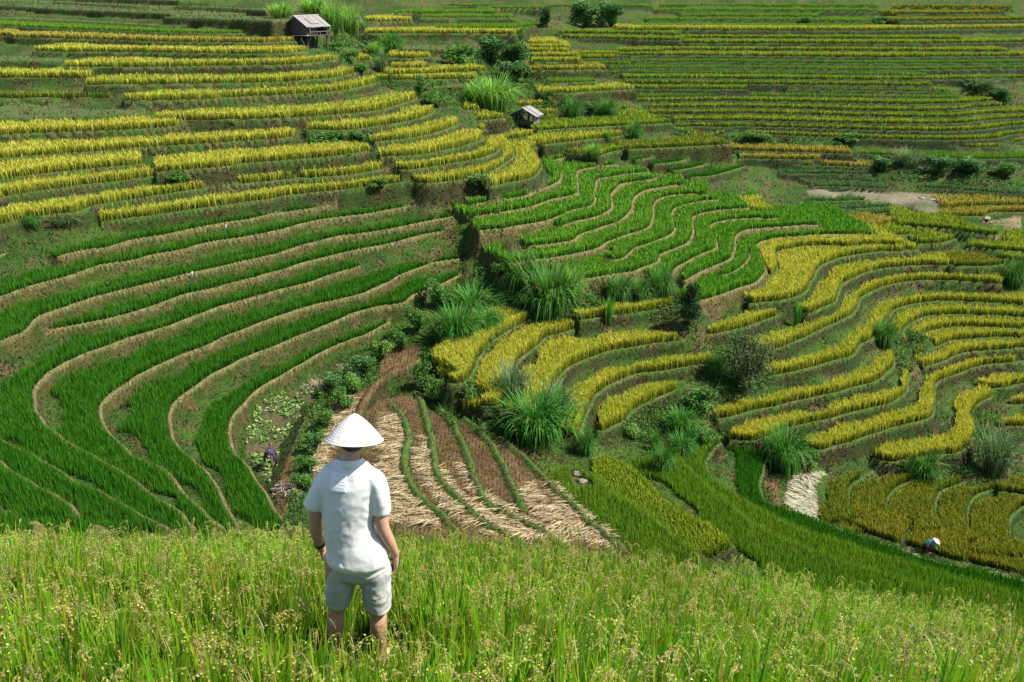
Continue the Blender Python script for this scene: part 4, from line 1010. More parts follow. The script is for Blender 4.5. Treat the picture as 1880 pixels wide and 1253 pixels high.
GRASSES = [
 ('dark', 1012, 588, 118, 118, "largest dark green grass clump with arching leaves between green and yellow terraces"),
 ('dark', 962, 535, 78, 90, "dark grass clump at the foot of the gully, up left of the largest clump"),
 ('bright', 1052, 555, 68, 48, "slim light green clump touching the right side of the largest dark clump"),
 ('lush', 868, 585, 62, 95, "lush green grass patch high on the slope left of the largest clump"),
 ('lush', 838, 630, 78, 84, "lush green grass patch hanging above the top of the first yellow finger field"),
 ('lush', 893, 612, 52, 60, "low lush grass just above the upper end of the first yellow finger field"),
 ('dark', 1137, 556, 58, 56, "dark grass clump, leftmost of three below the central green terraces"),
 ('dark', 1178, 556, 52, 52, "dark grass clump, middle one of three below the central green terraces"),
 ('dark', 1214, 552, 72, 58, "tall dark grass clump left of the round black shrub"),
 ('upright', 1116, 602, 56, 40, "yellowish upright tuft standing alone on a narrow yellow field in the centre"),
 ('upright', 1463, 604, 50, 24, "thin palm-like tuft standing alone among yellow terraces right of centre"),
 ('grey', 940, 742, 82, 72, "pale grey green clump standing on the second yellow finger field"),
 ('lush', 985, 812, 104, 130, "wide deep green clump at the lower end of the yellow finger fields"),
 ('grey', 1022, 778, 86, 70, "pale plumed clump rising behind the wide deep green clump"),
 ('dark', 1074, 838, 62, 42, "small narrow clump below the right end of the wide deep green clump"),
 ('dark', 1313, 694, 52, 42, "spiky clump at the left foot of the grey feathery tree"),
 ('dark', 1622, 640, 62, 56, "spiky clump where two yellow terraces meet on the right slope"),
 ('lush', 1250, 800, 56, 60, "green clump on the bushy bank left of the lower yellow terraces"),
 ('dark', 1204, 828, 44, 26, "small thin clump on the bare bank right of the lowest yellow finger"),
 ('dark', 1216, 872, 66, 48, "blue green clump at the top of the light green slope"),
 ('lush', 1252, 838, 48, 48, "low round clump just above the wide light green slope"),
 ('lush', 1440, 868, 100, 76, "big round-headed grass clump beside the pale drying rice"),
 ('dark', 1700, 884, 66, 76, "leafy dark clump between yellow and olive terraces at lower right"),
 ('dark', 1664, 868, 30, 24, "little clump just left of the leafy dark clump at lower right"),
 ('grey', 1828, 878, 104, 74, "tall light clump near the right edge above the olive fields"),
 ('dark', 1862, 532, 66, 46, "dark clump at the right edge beside the end of a long yellow terrace"),
 ('bright', 612, 56, 52, 46, "bright grass growing right behind the big hut"),
 ('bright', 642, 64, 58, 46, "bright tall grass on the ridge right of the big hut"),
 ('bright', 575, 26, 30, 60, "bright grass at the top edge above the roof of the big hut"),
 ('bright', 515, 34, 30, 50, "bright grass at the top edge left of the big hut"),
 ('lush', 716, 98, 42, 44, "green clump between the big hut and the upper gully"),
 ('bright', 692, 108, 34, 34, "light green clump right below the grass ridge of the big hut"),
 ('grey', 700, 134, 38, 30, "grey green clump at the end of a short yellow field below the hut ridge"),
 ('bright', 905, 204, 66, 92, "brightest light green grass mass left above the small hut"),
 ('bright', 868, 190, 40, 34, "light green clump left of the brightest grass mass"),
 ('dark', 1052, 218, 42, 44, "bluish clump on the bank right of the small hut"),
 ('dark', 1118, 214, 38, 42, "bluish clump right of its twin on the bank beyond the small hut"),
 ('dark', 1165, 256, 36, 34, "clump at the end of the yellow field right of the small hut"),
 ('upright', 1116, 268, 26, 20, "tiny tuft on the yellow field edge right of the small hut"),
 ('bright', 1092, 292, 30, 30, "pale yellow green tuft at the top of the central green terraces"),
 ('grey', 1669, 310, 40, 52, "large pale domed clump below the far hillside"),
 ('lush', 56, 416, 24, 34, "green tuft at the left edge below the yellow terraces"),
 ('grey', 118, 418, 26, 60, "pale drooping grass on the bank at the left below the yellow terraces"),
 ('grey', 1800, 168, 30, 84, "pale reeds on the dark bank at the right of the far hillside"),
]
for g in GRASSES: grass(*g, group=gG)
BUSHES = [
 ('dark', 1262, 606, 98, 62, "round blackish shrub standing alone at the corner of the green and yellow terraces"),
 ('green', 765, 612, 52, 48, "leafy shrub at the upper end of the brown stubble strip"),
 ('green', 735, 646, 44, 40, "leafy shrub on the bank left of the brown stubble strip top"),
 ('light', 700, 664, 46, 44, "light green shrub in the hedge above the vegetable plot"),
 ('blue', 668, 698, 46, 50, "bluish shrub in the hedge right of the brushwood heaps"),
 ('light', 652, 726, 44, 46, "light shrub of the hedge halfway down to the vegetables"),
 ('blue', 612, 728, 42, 44, "bluish shrub right against the larger brushwood heap"),
 ('green', 628, 756, 44, 44, "green shrub in the hedge above left of the straw hat"),
 ('green', 598, 792, 46, 40, "green shrub in the hedge left of the straw hat"),
 ('blue', 578, 836, 44, 38, "bluish shrub in the hedge level with the stooping farmer"),
 ('green', 566, 872, 42, 38, "green shrub at the lower end of the hedge beside the man's sleeve"),
 ('green', 556, 905, 40, 44, "green shrub beside the lowest brushwood heap"),
 ('green', 805, 570, 56, 60, "green shrub at the top of the gully below the last green terrace"),
 ('green', 775, 720, 60, 40, "rough green shrub on the bank right of the brown stubble strip"),
 ('light', 798, 745, 56, 40, "light shrub on the path left of the first yellow finger field"),
 ('green', 860, 745, 44, 50, "green shrub below the tip of the first yellow finger field"),
 ('green', 920, 515, 34, 40, "green shrub in the gully between left and central green terraces"),
 ('light', 1165, 810, 34, 46, "light weedy shrub on the bank below the lowest yellow finger"),
 ('green', 1290, 815, 36, 60, "green shrub on the bank left of the lower right terraces"),
 ('green', 1285, 755, 44, 60, "green shrub on the slope below the grey feathery tree"),
 ('green', 1480, 862, 36, 46, "shrub right of the big round-headed grass clump"),
 ('dark', 1005, 54, 42, 36, "dark shrub left of the wide thicket at the top"),
 ('blue', 1075, 56, 50, 66, "left half of the wide bluish thicket at the top of the far hillside"),
 ('blue', 1122, 56, 48, 62, "right half of the wide bluish thicket at the top of the far hillside"),
 ('green', 840, 126, 44, 66, "shrub in the gully left of the big bluish one"),
 ('blue', 905, 122, 50, 62, "big bluish shrub high in the central gully"),
 ('blue', 948, 118, 38, 54, "bluish shrub right of the big one high in the central gully"),
 ('blue', 945, 152, 36, 62, "bluish shrub in the gully above the brightest grass mass"),
 ('green', 772, 182, 44, 26, "narrow shrub on the bank right of the yellow ridge top"),
 ('green', 790, 196, 28, 50, "low shrub at the foot of the narrow one by the yellow ridge"),
 ('green', 955, 76, 24, 18, "small shrub between short yellow fields high in the gully"),
 ('blue', 1085, 214, 26, 34, "small bluish shrub between two clumps right of the small hut"),
 ('green', 1045, 194, 20, 34, "small shrub above the clumps right of the small hut"),
 ('green', 1006, 190, 24, 24, "small shrub right of the short yellow field behind the small hut"),
 ('green', 325, 340, 26, 50, "dark green shrub on the bank of the left yellow terraces"),
 ('green', 600, 272, 30, 66, "shrubby bank between two left yellow fields below the ridge"),
 ('green', 658, 262, 22, 34, "small shrub left of a narrow yellow field below the ridge"),
 ('blue', 872, 352, 30, 66, "shrub under the corner of the lowest ridge terrace"),
 ('green', 690, 345, 18, 46, "low shrub on the bank below the long yellow field"),
 ('blue', 1620, 318, 28, 46, "bluish shrub left of the large pale domed clump"),
 ('blue', 1725, 322, 34, 60, "bluish shrub right of the large pale domed clump"),
 ('blue', 1785, 326, 34, 60, "bluish shrub in the far thicket near the right edge"),
 ('green', 1850, 330, 34, 56, "green shrub at the right edge of the far thicket"),
 ('green', 1560, 262, 16, 50, "low shrub on the dark bank under the far hillside"),
 ('green', 1390, 262, 20, 60, "low shrub at the left of the dark bank under the far hillside"),
 ('light', 1480, 43, 12, 24, "tiny light shrub on a far terrace"),
 ('green', 1612, 48, 18, 36, "small dark shrub on the far hillside at upper right"),
 ('blue', 1835, 190, 26, 50, "bluish shrub below the pale reeds on the right"),
 ('green', 640, 115, 22, 40, "shrub on the slope under the big hut"),
 ('green', 662, 138, 22, 40, "shrub lower on the slope under the big hut"),
 ('green', 610, 96, 18, 40, "shrub right beside the posts of the big hut"),
]
for b_ in BUSHES: bush(*b_, group=gS)
bush('grey', 1368, 745, 138, 128, "large grey green feathery tree leaning over the yellow terraces", name='small_tree', cat='tree')
# ------------------------------------------------------------------ huts, brushwood, rocks and small things
M_wood_d = noise_mat("weathered_wood_dark", (0.045, 0.034, 0.028), (0.11, 0.085, 0.07), 9, 0.9, 0.5, stretch=(6, 6, 0.6))
M_wood_g = noise_mat("weathered_wood_grey", (0.13, 0.11, 0.10), (0.25, 0.22, 0.20), 8, 0.85, 0.5, stretch=(5, 5, 0.6))
M_roof_a = noise_mat("old_board_roof", (0.17, 0.15, 0.14), (0.36, 0.33, 0.30), 3.0, 0.8, 0.6, stretch=(1, 6, 1))
M_roof_b = noise_mat("slatted_board_roof", (0.20, 0.175, 0.185), (0.34, 0.30, 0.30), 4.0, 0.8, 0.5, stretch=(1, 8, 1))
M_pale = noise_mat("bleached_wood", (0.42, 0.38, 0.32), (0.55, 0.50, 0.42), 5, 0.8, 0.3)
M_rock = noise_mat("pale_rock", (0.16, 0.14, 0.11), (0.30, 0.26, 0.22), 2.5, 0.95, 1.0)
M_stick = noise_mat("dry_sticks", (0.30, 0.22, 0.15), (0.52, 0.42, 0.32), 6, 0.9, 0.3)
M_conc = noise_mat("light_board", (0.26, 0.22, 0.16), (0.34, 0.29, 0.22), 3, 0.85, 0.2)
M_rag = noise_mat("white_rag", (0.70, 0.70, 0.70), (0.82, 0.82, 0.82), 8, 0.8, 0.2)

def bar(bm, a, b, w, h=None):
    """squared timber from a to b"""
    a = Vector(a); b = Vector(b); h = h or w
    d = (b - a); L = d.length; q = d.to_track_quat('Z', 'Y').to_matrix().to_4x4()
    m = Matrix.Translation((a + b) / 2) @ q @ Matrix.Diagonal((w, h, L, 1))
    bmesh.ops.create_cube(bm, size=1.0, matrix=m)
def part_bar(name, root, mat, segs, w, h=None):
    bm = bmesh.new()
    for a, b in segs: bar(bm, a, b, w, h)
    return bm_obj(name, bm, mat, root)
def board_row(bm, p0, p1, q0, q1, n, gap=0.02, th=0.03, jit=0.02):
    """n boards filling the quad p0-p1 (one edge) to q0-q1 (opposite edge), each a thin box"""
    p0, p1, q0, q1 = map(Vector, (p0, p1, q0, q1))
    nrm = (p1 - p0).cross(q0 - p0).normalized()
    for k in range(n):
        a0 = (k + gap * rs.uniform(0.5, 1.5)) / n; a1 = (k + 1 - gap * rs.uniform(0.5, 1.5)) / n
        e = rs.uniform(-jit, jit)
        c = [p0.lerp(p1, a0), p0.lerp(p1, a1), q0.lerp(q1, a1), q0.lerp(q1, a0)]
        ext = (c[2] - c[1]).normalized() * e
        c[2] = c[2] + ext; c[3] = c[3] + ext
        off = nrm * rs.uniform(-jit, jit) * 0.4
        vs = [bm.verts.new(v + off + nrm * th / 2) for v in c] + [bm.verts.new(v + off - nrm * th / 2) for v in c]
        for f in ((0, 1, 2, 3), (7, 6, 5, 4), (0, 4, 5, 1), (1, 5, 6, 2), (2, 6, 7, 3), (3, 7, 4, 0)): bm.faces.new([vs[i] for i in f])

def big_hut():
    u, v = 563, 85
    x, y, z = hit(u, v)
    d = y * CP - z * SP; s = d / F_PX            # metres per photo pixel there
    yaw = math.radians(36)
    W = 52 * s / math.cos(yaw); L = 38 * s / math.sin(yaw); W *= 1.04; L *= 0.92
    fl = 20 * s; ev = fl + 15 * s; rg = fl + 33 * s
    r = empty("stilt_hut", (x, y + 1.0, z - 0.1), -yaw)
    hw, hl = W * 0.38, L * 0.40
    for px in (-hw, hw):
        for py in (-hl, 0, hl): part_bar("post", r, M_wood_d, [((px, py, -1.2), (px, py, ev))], 0.16)
    bm = bmesh.new(); board_row(bm, (-hw - .2, -hl - .2, fl), (hw + .75, -hl - .2, fl), (-hw - .2, hl + .2, fl), (hw + .75, hl + .2, fl), 12, 0.01, 0.07)
    bm_obj("floor", bm, M_wood_d, r)
    apex = ev + (rg - ev) * 0.72
    for nm, yy, mat in (("front_wall", -hl, M_wood_d), ("back_wall", hl, M_wood_d)):
        bm = bmesh.new()
        nb = 16
        for k in range(nb):
            a0 = -hw + 2 * hw * (k + 0.04) / nb; a1 = -hw + 2 * hw * (k + 0.96) / nb
            def top(a): return ev + (apex - ev) * (1 - abs(a) / hw) + 0.12
            o = rs.uniform(-0.015, 0.015)
            vs = [bm.verts.new(p) for p in ((a0, yy + o, fl + .04), (a1, yy + o, fl + .04), (a1, yy + o, top(a1)), (a0, yy + o, top(a0)), (a0, yy + o + .03, fl + .04), (a1, yy + o + .03, fl + .04), (a1, yy + o + .03, top(a1)), (a0, yy + o + .03, top(a0)))]
            for f in ((0, 1, 2, 3), (7, 6, 5, 4), (0, 4, 5, 1), (1, 5, 6, 2), (2, 6, 7, 3), (3, 7, 4, 0)): bm.faces.new([vs[i] for i in f])
        bm_obj(nm, bm, mat, r)
    for sx_ in (-1, 1):
        bm = bmesh.new(); yb = hl * (0.05 if sx_ > 0 else 1)
        board_row(bm, (sx_ * hw, -hl, fl + .04), (sx_ * hw, yb, fl + .04), (sx_ * hw, -hl, ev), (sx_ * hw, yb, ev), 9, 0.03, 0.03)
        bm_obj("side_wall", bm, M_wood_d, r)
    # railing of the open end of the platform
    part_bar("railing", r, M_wood_g, [((hw + .6, -hl, fl + .45), (hw + .6, hl, fl + .45)), ((hw + .6, -hl, fl), (hw + .6, -hl, ev - .1)), ((hw + .6, hl, fl), (hw + .6, hl, ev - .1)), ((hw + .6, 0, fl), (hw + .6, 0, fl + .45))], 0.07)
    part_bar("ledge", r, M_pale, [((-0.1 * W, -hl - .45, fl - .02), (hw + .7, -hl - .45, fl + .05))], 0.34, 0.05)
    part_bar("brace", r, M_pale, [((0.15 * W, -hl - .1, fl - .3), (0.30 * W, -hl - .1, 0.1)), ((0.35 * W, -hl, 0.0), (0.05 * W, hl * .2, fl * .8)), ((-.2 * W, -hl - .1, .1), (.42 * W, -hl - .3, -.25))], 0.09)
    for sx_ in (-1, 1):
        bm = bmesh.new(); a = W * 0.5
        board_row(bm, (0.0, -L * .5, rg), (0.0, L * .5, rg), (sx_ * a, -L * .5, ev - .05), (sx_ * a, L * .5, ev - .05), 9, 0.012, 0.06, 0.07)
        board_row(bm, (sx_ * .25 * a, -L * .2, rg - .25 * (rg - ev) + .07), (sx_ * .25 * a, L * .15, rg - .25 * (rg - ev) + .07), (sx_ * .75 * a, -L * .2, rg - .75 * (rg - ev) + .06), (sx_ * .75 * a, L * .15, rg - .75 * (rg - ev) + .06), 3, 0.03, 0.03, 0.03)
        bm_obj("roof_slope", bm, M_roof_a, r)
    part_bar("ridge_cap", r, M_pale, [((0, -L * .52, rg + .05), (0, L * .5, rg + .05))], 0.22, 0.10)
    tag(r, "large closed wooden hut on stilts with a grey board roof on the upper ridge", "hut")
big_hut()

def small_hut():
    u, v = 966, 237
    x, y, z = hit(u, v)
    d = y * CP - z * SP; s = d / F_PX
    yaw = math.radians(24)
    W = 50 * s / math.cos(yaw); L = 16 * s / math.sin(yaw) * 0.95
    fl = 9 * s; ev = fl + 17 * s; rg = fl + 30 * s
    r = empty("open_hut", (x, y + 0.6, z - 0.05), -yaw)
    hw, hl = W * 0.36, L * 0.40
    for k, px in enumerate(np.linspace(-hw, hw, 5)):
        part_bar("post", r, M_wood_d, [((px, -hl, -0.3), (px + .03, -hl, ev + (rg - ev) * (1 - abs(px) / (W / 2)) - .05))], 0.13)
        if k % 2 == 0: part_bar("post", r, M_wood_d, [((px, hl, -0.3), (px, hl, ev + (rg - ev) * (1 - abs(px) / (W / 2)) - .05))], 0.13)
    part_bar("post", r, M_wood_d, [((hw, 0, -0.3), (hw, 0, ev))], 0.13)
    bm = bmesh.new(); board_row(bm, (-hw - .1, -hl - .1, fl), (hw + .1, -hl - .1, fl), (-hw - .1, hl + .1, fl), (hw + .1, hl + .1, fl), 8, 0.02, 0.06)
    bm_obj("floor", bm, M_wood_d, r)
    bm = bmesh.new(); board_row(bm, (-hw, -hl - .08, fl + .05), (-hw, -hl - .08, fl + .50), (hw, -hl - .08, fl + .05), (hw, -hl - .08, fl + .48), 3, 0.03, 0.03)
    bm_obj("front_parapet", bm, M_wood_d, r)
    bm = bmesh.new(); board_row(bm, (hw + .05, -hl, fl), (hw + .05, hl, fl), (hw + .05, -hl, ev), (hw + .05, hl, ev), 7, 0.03, 0.03)
    bm_obj("side_wall", bm, M_wood_g, r)
    bm = bmesh.new(); board_row(bm, (-hw - .05, -hl, fl), (-hw - .05, -hl + .5, fl), (-hw - .05, -hl, ev), (-hw - .05, -hl + .5, ev), 2, 0.03, 0.03)
    board_row(bm, (-hw - .05, -hl, fl), (-hw + .28, -hl, fl), (-hw - .05, -hl, ev), (-hw + .28, -hl, ev), 2, 0.03, 0.03)
    bm_obj("corner_boards", bm, M_wood_g, r)
    part_bar("tie_beam", r, M_wood_d, [((-hw - .2, -hl, ev), (hw + .2, -hl, ev)), ((-hw, -hl, ev + .25), (hw * .8, -hl, ev + .25)), ((-hw - .2, hl, ev), (hw + .2, hl, ev))], 0.09)
    for sx_ in (-1, 1):
        bm = bmesh.new(); a = W * 0.5
        board_row(bm, (-sx_ * .08, -L * .5, rg), (-sx_ * .08, L * .55, rg), (sx_ * a, -L * .5, ev - .12), (sx_ * a, L * .55, ev - .12), 5, 0.035, 0.05, 0.12)
        bm_obj("roof_slope", bm, M_roof_b, r)
    tag(r, "small open-sided wooden hut with a gappy plank roof beside yellow terraces", "hut")
small_hut()

def shed():
    x, y, z = hit(1811, 407); d = y * CP - z * SP; s = d / F_PX
    r = empty("small_shed", (x, y, z), math.radians(-25)); w = 9 * s; h = 6 * s
    bm = bmesh.new(); bmesh.ops.create_cube(bm, size=1, matrix=Matrix.Translation((0, 0, h * .4)) @ Matrix.Diagonal((w, w * .7, h * .8, 1)))
    bmesh.ops.bevel(bm, geom=bm.edges[:], offset=.03, segments=1); bm_obj("walls", bm, M_wood_d, r)
    bm = bmesh.new(); bmesh.ops.create_cube(bm, size=1, matrix=Matrix.Translation((w * .08, -.03, h * .84)) @ Euler((math.radians(24), math.radians(8), 0)).to_matrix().to_4x4() @ Matrix.Diagonal((w * 1.05, w * .95, .07, 1)))
    bm_obj("roof", bm, M_conc, r)
    tag(r, "tiny shed with a pale slanting lid on a bare field at the right", "shed")
shed()

def stick_pile(u, v, wpx, hpx, n, lab):
    x, y, z = hit(u, v); d = y * CP - z * SP; s = d / F_PX; R = wpx * s / 2; Hh = hpx * s * .7
    V = []; Fc = []; k = 0
    for i in range(n):
        a = rs.rand() * 6.28; rr = R * math.sqrt(rs.rand()); cx, cy = math.cos(a) * rr, math.sin(a) * rr * .7
        gz = ground(x + cx, y + cy) - z
        cz_ = gz + 0.05 + Hh * (1 - (rr / R) ** 1.5) * rs.rand()
        L = rs.uniform(.4, 1.1) * max(.5, R * .7); az = rs.rand() * 3.14; el = rs.normal(0, .4)
        dv = Vector((math.cos(az) * math.cos(el), math.sin(az) * math.cos(el), math.sin(el)))
        sd_ = dv.orthogonal().normalized(); s2 = dv.cross(sd_)
        w = rs.uniform(.012, .03); bend = Vector(rs.normal(0, .07, 3))
        for t in (-.5, 0, .5):
            c = Vector((cx, cy, cz_)) + dv * L * t + (bend * L if t == 0 else Vector())
            ww = w * (1 - .5 * (t + .5))
            for q_ in range(3):
                an = q_ * 2.094; V.append(c + sd_ * math.cos(an) * ww + s2 * math.sin(an) * ww)
        for b in (0, 3):
            for q_ in range(3): Fc.append((k + b + q_, k + b + (q_ + 1) % 3, k + b + 3 + (q_ + 1) % 3, k + b + 3 + q_))
        k += 9
    o = mesh_obj("brushwood_heap", np.array([tuple(p) for p in V]), np.array(Fc), M_stick)
    o.location = (x, y, z); tag(o, lab, "brushwood", "heaps of cut brushwood")
stick_pile(580, 715, 52, 36, 150, "widest pale heap of cut brushwood above the vegetable plot")
stick_pile(631, 678, 28, 26, 60, "smallest brushwood heap, on the bank up right of the widest one")
stick_pile(528, 905, 58, 40, 130, "brushwood heap at the lower end of the vegetable plot beside the man's sleeve")

def rock(u, v, wpx, hpx, lab, cat="rock"):
    x, y, z = hit(u, v); d = y * CP - z * SP; s = d / F_PX
    bm = bmesh.new(); bmesh.ops.create_icosphere(bm, subdivisions=3, radius=1)
    for p in bm.verts:
        c = p.co.copy(); f = 1 + .35 * float(vnoise(c.x * 1.5 + u, c.y * 1.5 + c.z * 2 + v)) + .15 * float(vnoise(c.x * 4 + u, c.y * 4 + c.z * 3))
        p.co = Vector((c.x * wpx * s / 2, c.y * wpx * s * .4, c.z * hpx * s * .6)) * f
    o = bm_obj("rock", bm, M_rock); o.location = (x, y, z + hpx * s * .1); tag(o, lab, cat, "loose rocks")
rock(1059, 872, 17, 9, "pale flat rock, upper of two on the grassy slope right of the straw")
rock(1069, 886, 18, 9, "pale flat rock, lower of two on the grassy slope right of the straw")
rock(1712, 369, 26, 8, "dark-edged boulder on the bare pinkish ground across the valley")
rock(1692, 366, 14, 6, "small pinkish rock left of the boulder on the bare ground")

def rag_pole(u, v, hpx, lab):
    x, y, z = hit(u, v); d = y * CP - z * SP; s = d / F_PX; h = hpx * s
    r = empty("scarecrow_pole", (x, y, z))
    part_bar("pole", r, M_wood_g, [((0, 0, -.1), (.08, 0, h))], .04)
    bm = bmesh.new(); bmesh.ops.create_uvsphere(bm, u_segments=10, v_segments=8, radius=1)
    for p in bm.verts: p.co = Vector((p.co.x * .08 + .08 + .03 * p.co.z, p.co.y * .06, p.co.z * .17 + h * .85 + .05 * p.co.x))
    bm_obj("rag", bm, M_rag, r, True)
    tag(r, lab, "scarecrow", "white rags on poles")
rag_pole(414, 428, 13, "white rag on a short pole on the bank of an upper left green terrace")
rag_pole(352, 517, 17, "white rag on a pole on the bank of a middle left green terrace")
# ------------------------------------------------------------------ people
FOOT_Z = -4.07
def L3(u, v, dy=0.0):
    """point on the man's upright plane (dy metres further from the camera) seen at photo pixel (u, v), in his own coordinates"""
    x, y, z = ray(u, v); t = (MAN_Y + dy) / y
    return Vector((x * t - MAN_X, dy, z * t - FOOT_Z))
def tube_geo(bm, pts, rad, seg=16, squash=1.0, up=(0, 1, 0)):
    """closed tapering tube with rounded ends; rad entries are r or (rx, ry)"""
    pts = [Vector(p) for p in pts]; n = len(pts)
    R = [(r, r * squash) if not isinstance(r, tuple) else r for r in rad]
    rings = []
    def ring(c, t, rx, ry):
        t = t.normalized(); u_ = Vector(up); 
        if abs(t.dot(u_)) > .95: u_ = Vector((1, 0, 0))
        a = u_.cross(t).normalized(); b = t.cross(a).normalized()
        return [bm.verts.new(c + a * math.cos(k * 2 * PI / seg) * rx + b * math.sin(k * 2 * PI / seg) * ry) for k in range(seg)]
    tans = [(pts[min(i + 1, n - 1)] - pts[max(i - 1, 0)]) for i in range(n)]
    e = min(R[0]) * .5; t0 = tans[0].normalized()
    rings.append(ring(pts[0] - t0 * e * .9, t0, R[0][0] * .45, R[0][1] * .45)); rings.append(ring(pts[0] - t0 * e * .5, t0, R[0][0] * .82, R[0][1] * .82))
    for i in range(n): rings.append(ring(pts[i], tans[i], *R[i]))
    e = min(R[-1]) * .5; t1 = tans[-1].normalized()
    rings.append(ring(pts[-1] + t1 * e * .5, t1, R[-1][0] * .82, R[-1][1] * .82)); rings.append(ring(pts[-1] + t1 * e * .9, t1, R[-1][0] * .45, R[-1][1] * .45))
    for a, b in zip(rings[:-1], rings[1:]):
        for k in range(seg): bm.faces.new([a[k], a[(k + 1) % seg], b[(k + 1) % seg], b[k]])
    bm.faces.new(rings[0][::-1]); bm.faces.new(rings[-1])
def smooth_pts(pts, rad, m=5):
    """densify joints and radii with a smooth curve"""
    P = np.array([tuple(p) for p in pts]); Rr = np.array([r if isinstance(r, tuple) else (r, r) for r in rad])
    A = np.hstack([P, Rr]); Q = np.vstack([2 * A[0] - A[1], A, 2 * A[-1] - A[-2]]); out = []
    for i in range(1, len(Q) - 2):
        for t in np.linspace(0, 1, m, endpoint=False):
            a, b, c, d = Q[i - 1:i + 3]
            out.append(.5 * ((2 * b) + (-a + c) * t + (2 * a - 5 * b + 4 * c - d) * t ** 2 + (-a + 3 * b - 3 * c + d) * t ** 3))
    out.append(A[-1]); out = np.array(out)
    return [Vector(o[:3]) for o in out], [(max(.002, o[3]), max(.002, o[4])) for o in out]
def limb(bm, pts, rad, seg=16, m=5, up=(0, 1, 0)):
    p, r = smooth_pts(pts, rad, m); tube_geo(bm, p, r, seg, up=up)
def skin_obj(name, bm, mat, parent, voxel, smooth=6, disp=None):
    bmesh.ops.recalc_face_normals(bm, faces=bm.faces[:])
    o = bm_obj(name, bm, mat, parent, True)
    md = o.modifiers.new("remesh", 'REMESH'); md.mode = 'VOXEL'; md.voxel_size = voxel; md.use_smooth_shade = True
    sm = o.modifiers.new("smooth", 'SMOOTH'); sm.factor = 0.5; sm.iterations = smooth
    if disp:
        for k, (sc, st, typ) in enumerate(disp):
            tx = bpy.data.textures.new(name + "_folds", typ); tx.noise_scale = sc
            if typ == 'MUSGRAVE': tx.musgrave_type = 'RIDGED_MULTIFRACTAL'
            dm = o.modifiers.new("folds", 'DISPLACE'); dm.texture = tx; dm.strength = st; dm.mid_level = 0.5; dm.texture_coords = 'LOCAL'
    return o

def cloth_mat(name, col, weave=900, fold=9, fs=0.5, stretch=(1, 1, 1)):
    m, nt, b = new_mat(name)
    tc = N(nt, "ShaderNodeTexCoord"); mp = N(nt, "ShaderNodeMapping"); mp.inputs["Scale"].default_value = stretch
    nt.links.new(tc.outputs["Object"], mp.inputs[0])
    n1 = N(nt, "ShaderNodeTexNoise"); n1.inputs["Scale"].default_value = 60; n1.inputs["Detail"].default_value = 6
    nt.links.new(tc.outputs["Object"], n1.inputs[0])
    mr = N(nt, "ShaderNodeMapRange"); mr.inputs[3].default_value = 0.86; mr.inputs[4].default_value = 1.06
    nt.links.new(n1.outputs[0], mr.inputs[0])
    mu = N(nt, "ShaderNodeMix", data_type='RGBA', blend_type='MULTIPLY'); mu.inputs[0].default_value = 1; mu.inputs[6].default_value = (*col, 1)
    nt.links.new(mr.outputs[0], mu.inputs[7]); nt.links.new(mu.outputs[2], b.inputs["Base Color"])
    n2 = N(nt, "ShaderNodeTexNoise"); n2.inputs["Scale"].default_value = fold; n2.inputs["Detail"].default_value = 4; n2.inputs["Distortion"].default_value = 0.8; n2.noise_type = 'RIDGED_MULTIFRACTAL'
    nt.links.new(mp.outputs[0], n2.inputs[0])
    n3 = N(nt, "ShaderNodeTexNoise"); n3.inputs["Scale"].default_value = 220; n3.inputs["Detail"].default_value = 2
    nt.links.new(tc.outputs["Object"], n3.inputs[0])
    b1 = N(nt, "ShaderNodeBump"); b1.inputs["Strength"].default_value = fs; b1.inputs["Distance"].default_value = 0.018
    b2 = N(nt, "ShaderNodeBump"); b2.inputs["Strength"].default_value = 0.25; b2.inputs["Distance"].default_value = 0.004
    nt.links.new(n2.outputs[0], b1.inputs["Height"]); nt.links.new(n3.outputs[0], b2.inputs["Height"])
    nt.links.new(b1.outputs[0], b2.inputs["Normal"]); nt.links.new(b2.outputs[0], b.inputs["Normal"])
    b.inputs["Roughness"].default_value = 0.9; b.inputs["Specular IOR Level"].default_value = 0.15
    return m
def skin_mat():
    m = noise_mat("skin", (0.50, 0.27, 0.18), (0.58, 0.33, 0.225), 14, 0.55, 0.12, 60)
    b = m.node_tree.nodes["Principled BSDF"]
    b.inputs["Subsurface Weight"].default_value = 0.15; b.inputs["Subsurface Radius"].default_value = (1.0, 0.35, 0.2); b.inputs["Subsurface Scale"].default_value = 0.02
    return m
M_skin = skin_mat()
M_hair = noise_mat("black_hair", (0.012, 0.010, 0.010), (0.03, 0.025, 0.022), 60, 0.5, 0.5, stretch=(1, 1, .2))

